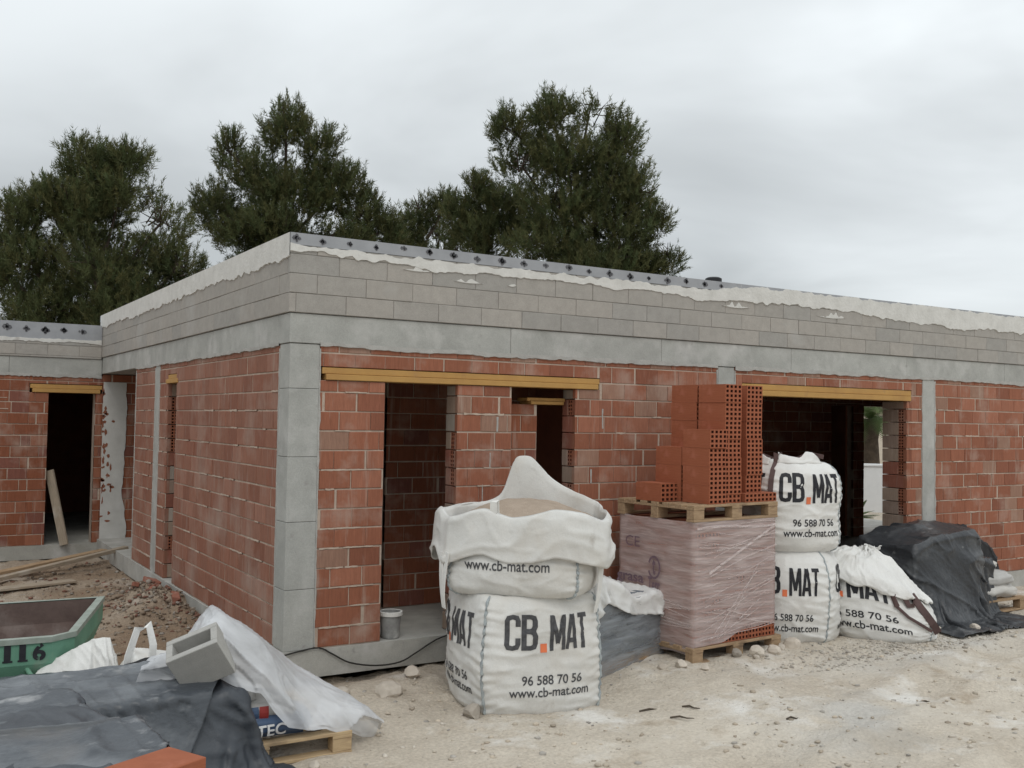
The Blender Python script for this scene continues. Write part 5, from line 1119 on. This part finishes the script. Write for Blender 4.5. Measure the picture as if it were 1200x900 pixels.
# cable
mb = MB(); pts = [(-.03, -.05, -.02), (.12, -.035, .0), (.30, -.035, .012), (.42, -.04, -.05), (.58, -.05, -.14), (.82, -.06, -.19), (1.05, -.06, -.185), (1.22, -.05, -.12), (1.42, -.04, -.03), (1.62, -.05, .015), (1.78, -.08, .02)]
P = [];
for i in range(len(pts)-1):
    for s in np.linspace(0, 1, 5)[:-1]:
        p0, p1, p2, p3 = [np.array(pts[min(max(i+k, 0), len(pts)-1)]) for k in (-1, 0, 1, 2)]
        P.append(.5*((2*p1)+(-p0+p2)*s+(2*p0-5*p1+4*p2-p3)*s*s+(-p0+3*p1-3*p2+p3)*s**3))
mb.tube(P, .007, 8); tag(mb.build('cable', M['cable'], None, smooth=True), 'black electric cable sagging along the house slab edge', 'cable')

# stones
def stone_mesh(seed, sub=2):
    rd = random.Random(seed); bm = bmesh.new(); bmesh.ops.create_icosphere(bm, subdivisions=sub, radius=1)
    pl = [(Vector((rd.gauss(0, 1), rd.gauss(0, 1), rd.gauss(0, 1))).normalized(), rd.uniform(.55, .85)) for _ in range(11)]
    for v in bm.verts:
        for n, d in pl:
            k = v.co.dot(n)
            if k > d: v.co -= n*(k-d)
        v.co += Vector((mnoise.noise(v.co*2.5+Vector((seed, 0, 0))),)*3)*.05
    V = [v.co[:] for v in bm.verts]; F = [tuple(v.index for v in f.verts) for f in bm.faces]; bm.free(); return np.array(V), F
SV = [stone_mesh(i) for i in range(6)]; SV1 = [stone_mesh(i+20, 1) for i in range(8)]
def stone(x, y, s, label, col=(1, 1, 1), sq=.7):
    V, F = SV[random.randrange(6)]; a = random.uniform(0, 6.28); c, sn = math.cos(a), math.sin(a); V = V*np.array((1, .8, sq))*s; V = np.stack([c*V[:, 0]-sn*V[:, 1], sn*V[:, 0]+c*V[:, 1], V[:, 2]], -1)
    mb = MB(); mb.add(V, F, col); o = mb.build('stone', M['stone'], None, loc=(x, y, float(gh(x, y))+s*sq*.45)); return tag(o, label, 'stone', 'loose stones on the site ground')
for x, y, s, lb, c in ((4.06, -1.40, .105, 'large pale angular stone before the middle of the brick pallet', 1.1), (4.32, -1.36, .085, 'pale stone right of the largest stone by the pallet', 1.15), (3.86, -1.34, .075, 'brown rounded stone tucked under the brick pallet edge', .6),
                       (4.66, -1.28, .095, 'cream stone at the right end of the brick pallet', 1.15), (4.50, -1.30, .06, 'small stone beside the cream stone by the pallet', 1.0), (3.18, -1.36, .07, 'flat pale stone at the left end of the brick pallet', 1.1),
                       (3.02, -1.30, .05, 'small stone between sack pallet and brick pallet', 1.), (3.36, -1.48, .055, 'small white stone before the left pallet block', 1.15), (3.98, -1.48, .045, 'little stone in front of the largest stone', .95), (7.08, -1.62, .08, 'pale stone holding the front hem of the black sheet', 1.15), (6.62, -1.50, .05, 'small pale stone between slumped bag and black sheet', 1.15),
                       (.62, -.75, .13, 'flat pale rock on the earth before the doorway pier', 1.05), (1.0, -.42, .10, 'pale rock on the spoil before the slab edge', 1.1), (.30, -.55, .07, 'small rock near the house corner slab', .95), (.95, -1.55, .10, 'brownish clod at the left foot of the front bag', .8), (-.45, -1.95, .05, 'pale stone under the front left pallet edge', 1.1)):
    stone(x, y, s, lb, (c, c, c))
# pebbles, gravel, clods: uncountable
def scatter(name, label, n, fx, smin, smax, mat, cols, seed, flat=.6):
    rg = np.random.default_rng(seed); Vs = []; Fs = []; Cs = []; o = 0; xy = fx(rg, n)
    z = gh(xy[:, 0], xy[:, 1]); ss = smin+(smax-smin)*rg.uniform(0, 1, len(xy))**3.5
    for i in range(len(xy)):
        V, F = SV1[rg.integers(8)]; a = rg.uniform(0, 6.28); c, s = math.cos(a), math.sin(a); W = V*np.array((1, rg.uniform(.5, 1), flat*rg.uniform(.5, 1.1)))*ss[i]
        W = np.stack([c*W[:, 0]-s*W[:, 1]+xy[i, 0], s*W[:, 0]+c*W[:, 1]+xy[i, 1], W[:, 2]+z[i]+ss[i]*.12], -1); Vs.append(W); Fs.append(np.array(F)+o); o += len(V); k = np.array(cols[rg.integers(len(cols))])*rg.uniform(.8, 1.15); Cs.append(np.repeat(k[None], len(V), 0))
    ob = bigmesh(name, np.concatenate(Vs), np.concatenate(Fs), np.concatenate(Cs), mat); tag(ob, label, 'stones', kind='stuff'); return ob
def area(rg, n):
    x = rg.uniform(-1.2, 9.5, n*3); y = rg.uniform(-6, -.1, n*3); d = fbm(x*.8, y*.8, 0, 61, 3)+.5*np.exp(-((x-5.5)**2/4+(y+1.9)**2/.2))+.35*np.exp(-((x-3.3)**2/2+(y+3)**2/.6))+.4*np.exp(-((x-.6)**2/1+(y+.6)**2/.15)); k = d > rg.uniform(-.35, .55, n*3); return np.stack([x, y], -1)[k][:n]
scatter('pebbles', 'small pale pebbles scattered over the dusty ground', 4200, area, .004, .036, M['rubble'], [(.58, .50, .40), (.64, .58, .50), (.46, .39, .31), (.42, .39, .35), (.54, .47, .38)], 5)
def heapa(rg, n):
    p = np.stack([rg.normal(-.28, .26, n), rg.normal(3.5, .8, n)], -1); q = np.stack([rg.uniform(-1.8, -.05, n//2), rg.uniform(1.2, 7.8, n//2)], -1); p = np.concatenate([p, q]); return p[p[:, 0] < -.04]
scatter('rubble_bits', 'brick crumbs and mortar bits on the heap by the side wall', 4200, heapa, .004, .044, M['rubble'], [(.22, .11, .08), (.30, .25, .20), (.34, .30, .26), (.25, .19, .14), (.26, .20, .15), (.24, .185, .135)], 6, .7)
def gravelline(rg, n): return np.stack([rg.normal(5.6, .9, n), rg.normal(-1.75, .22, n)], -1)
scatter('gravel', 'grey gravel spilled in front of the bulk bags', 1500, gravelline, .008, .035, M['rubble'], [(.50, .46, .40), (.56, .51, .45), (.42, .38, .33), (.60, .54, .46)], 7)
# broken bricks on the heap
def bbrick(x, y, z, rot, s, lb, c):
    mb = MB(); mb.cbox(-.12*s, .12*s, -.07*s, .07*s, 0, .10*s, .006, xf=lambda p: (p[0]+.03*(p[2] > .05)*math.sin(p[1]*30), p[1], p[2])); o = mb.build('broken_brick', M['old_brick'], None, loc=(x, y, z)); o.rotation_euler = rot; tag(o, lb, 'brick', 'broken bricks on the rubble heap')
for i, (dx, dy, s, lb) in enumerate(((0, .55, 1.0, 'largest broken brick crowning the rubble heap'), (-.02, .2, .7, 'broken brick piece just below the crowning one'), (.08, .0, .65, 'broken brick piece against the side wall'), (-.12, .05, .55, 'small broken brick on the heap slope'), (.1, -.25, .6, 'broken brick piece low on the heap by slab'), (-.2, .4, .5, 'small brick shard left of the crowning brick'))):
    x, y = -.24+dx, 3.35+dy; bbrick(x, y, float(gh(x, y))+.0, (random.uniform(-.4, .4), random.uniform(-.4, .4), random.uniform(0, 3)), s, lb, 1)
# twigs and scraps on the front ground
for i, (x, y, a, l, lb) in enumerate(((2.15, -2.05, .2, .22, 'dark twig lying right of the front bag'), (2.45, -2.2, -.5, .14, 'short twig further right of the front bag'), (2.85, -2.9, .1, .10, 'dark scrap on the ground in front of pallets'), (4.25, -3.0, -.2, .13, 'dark scrap at the edge of the grey gravel patch'), (2.2, -2.35, -.2, .18, 'thin twig nearest the camera by the front bag'))):
    z = float(gh(x, y)); mb = MB(); mb.tube([(0, 0, .006), (l*.4, .01, .016), (l*.7, -.012, .012), (l, .01, .008)], [.007, .009, .006, .003], 6); o = mb.build('twig', M['trash'], None, loc=(x, y, z)); o.rotation_euler = (0, 0, a-.5); tag(o, lb, 'twig', 'twigs and scraps on the ground')
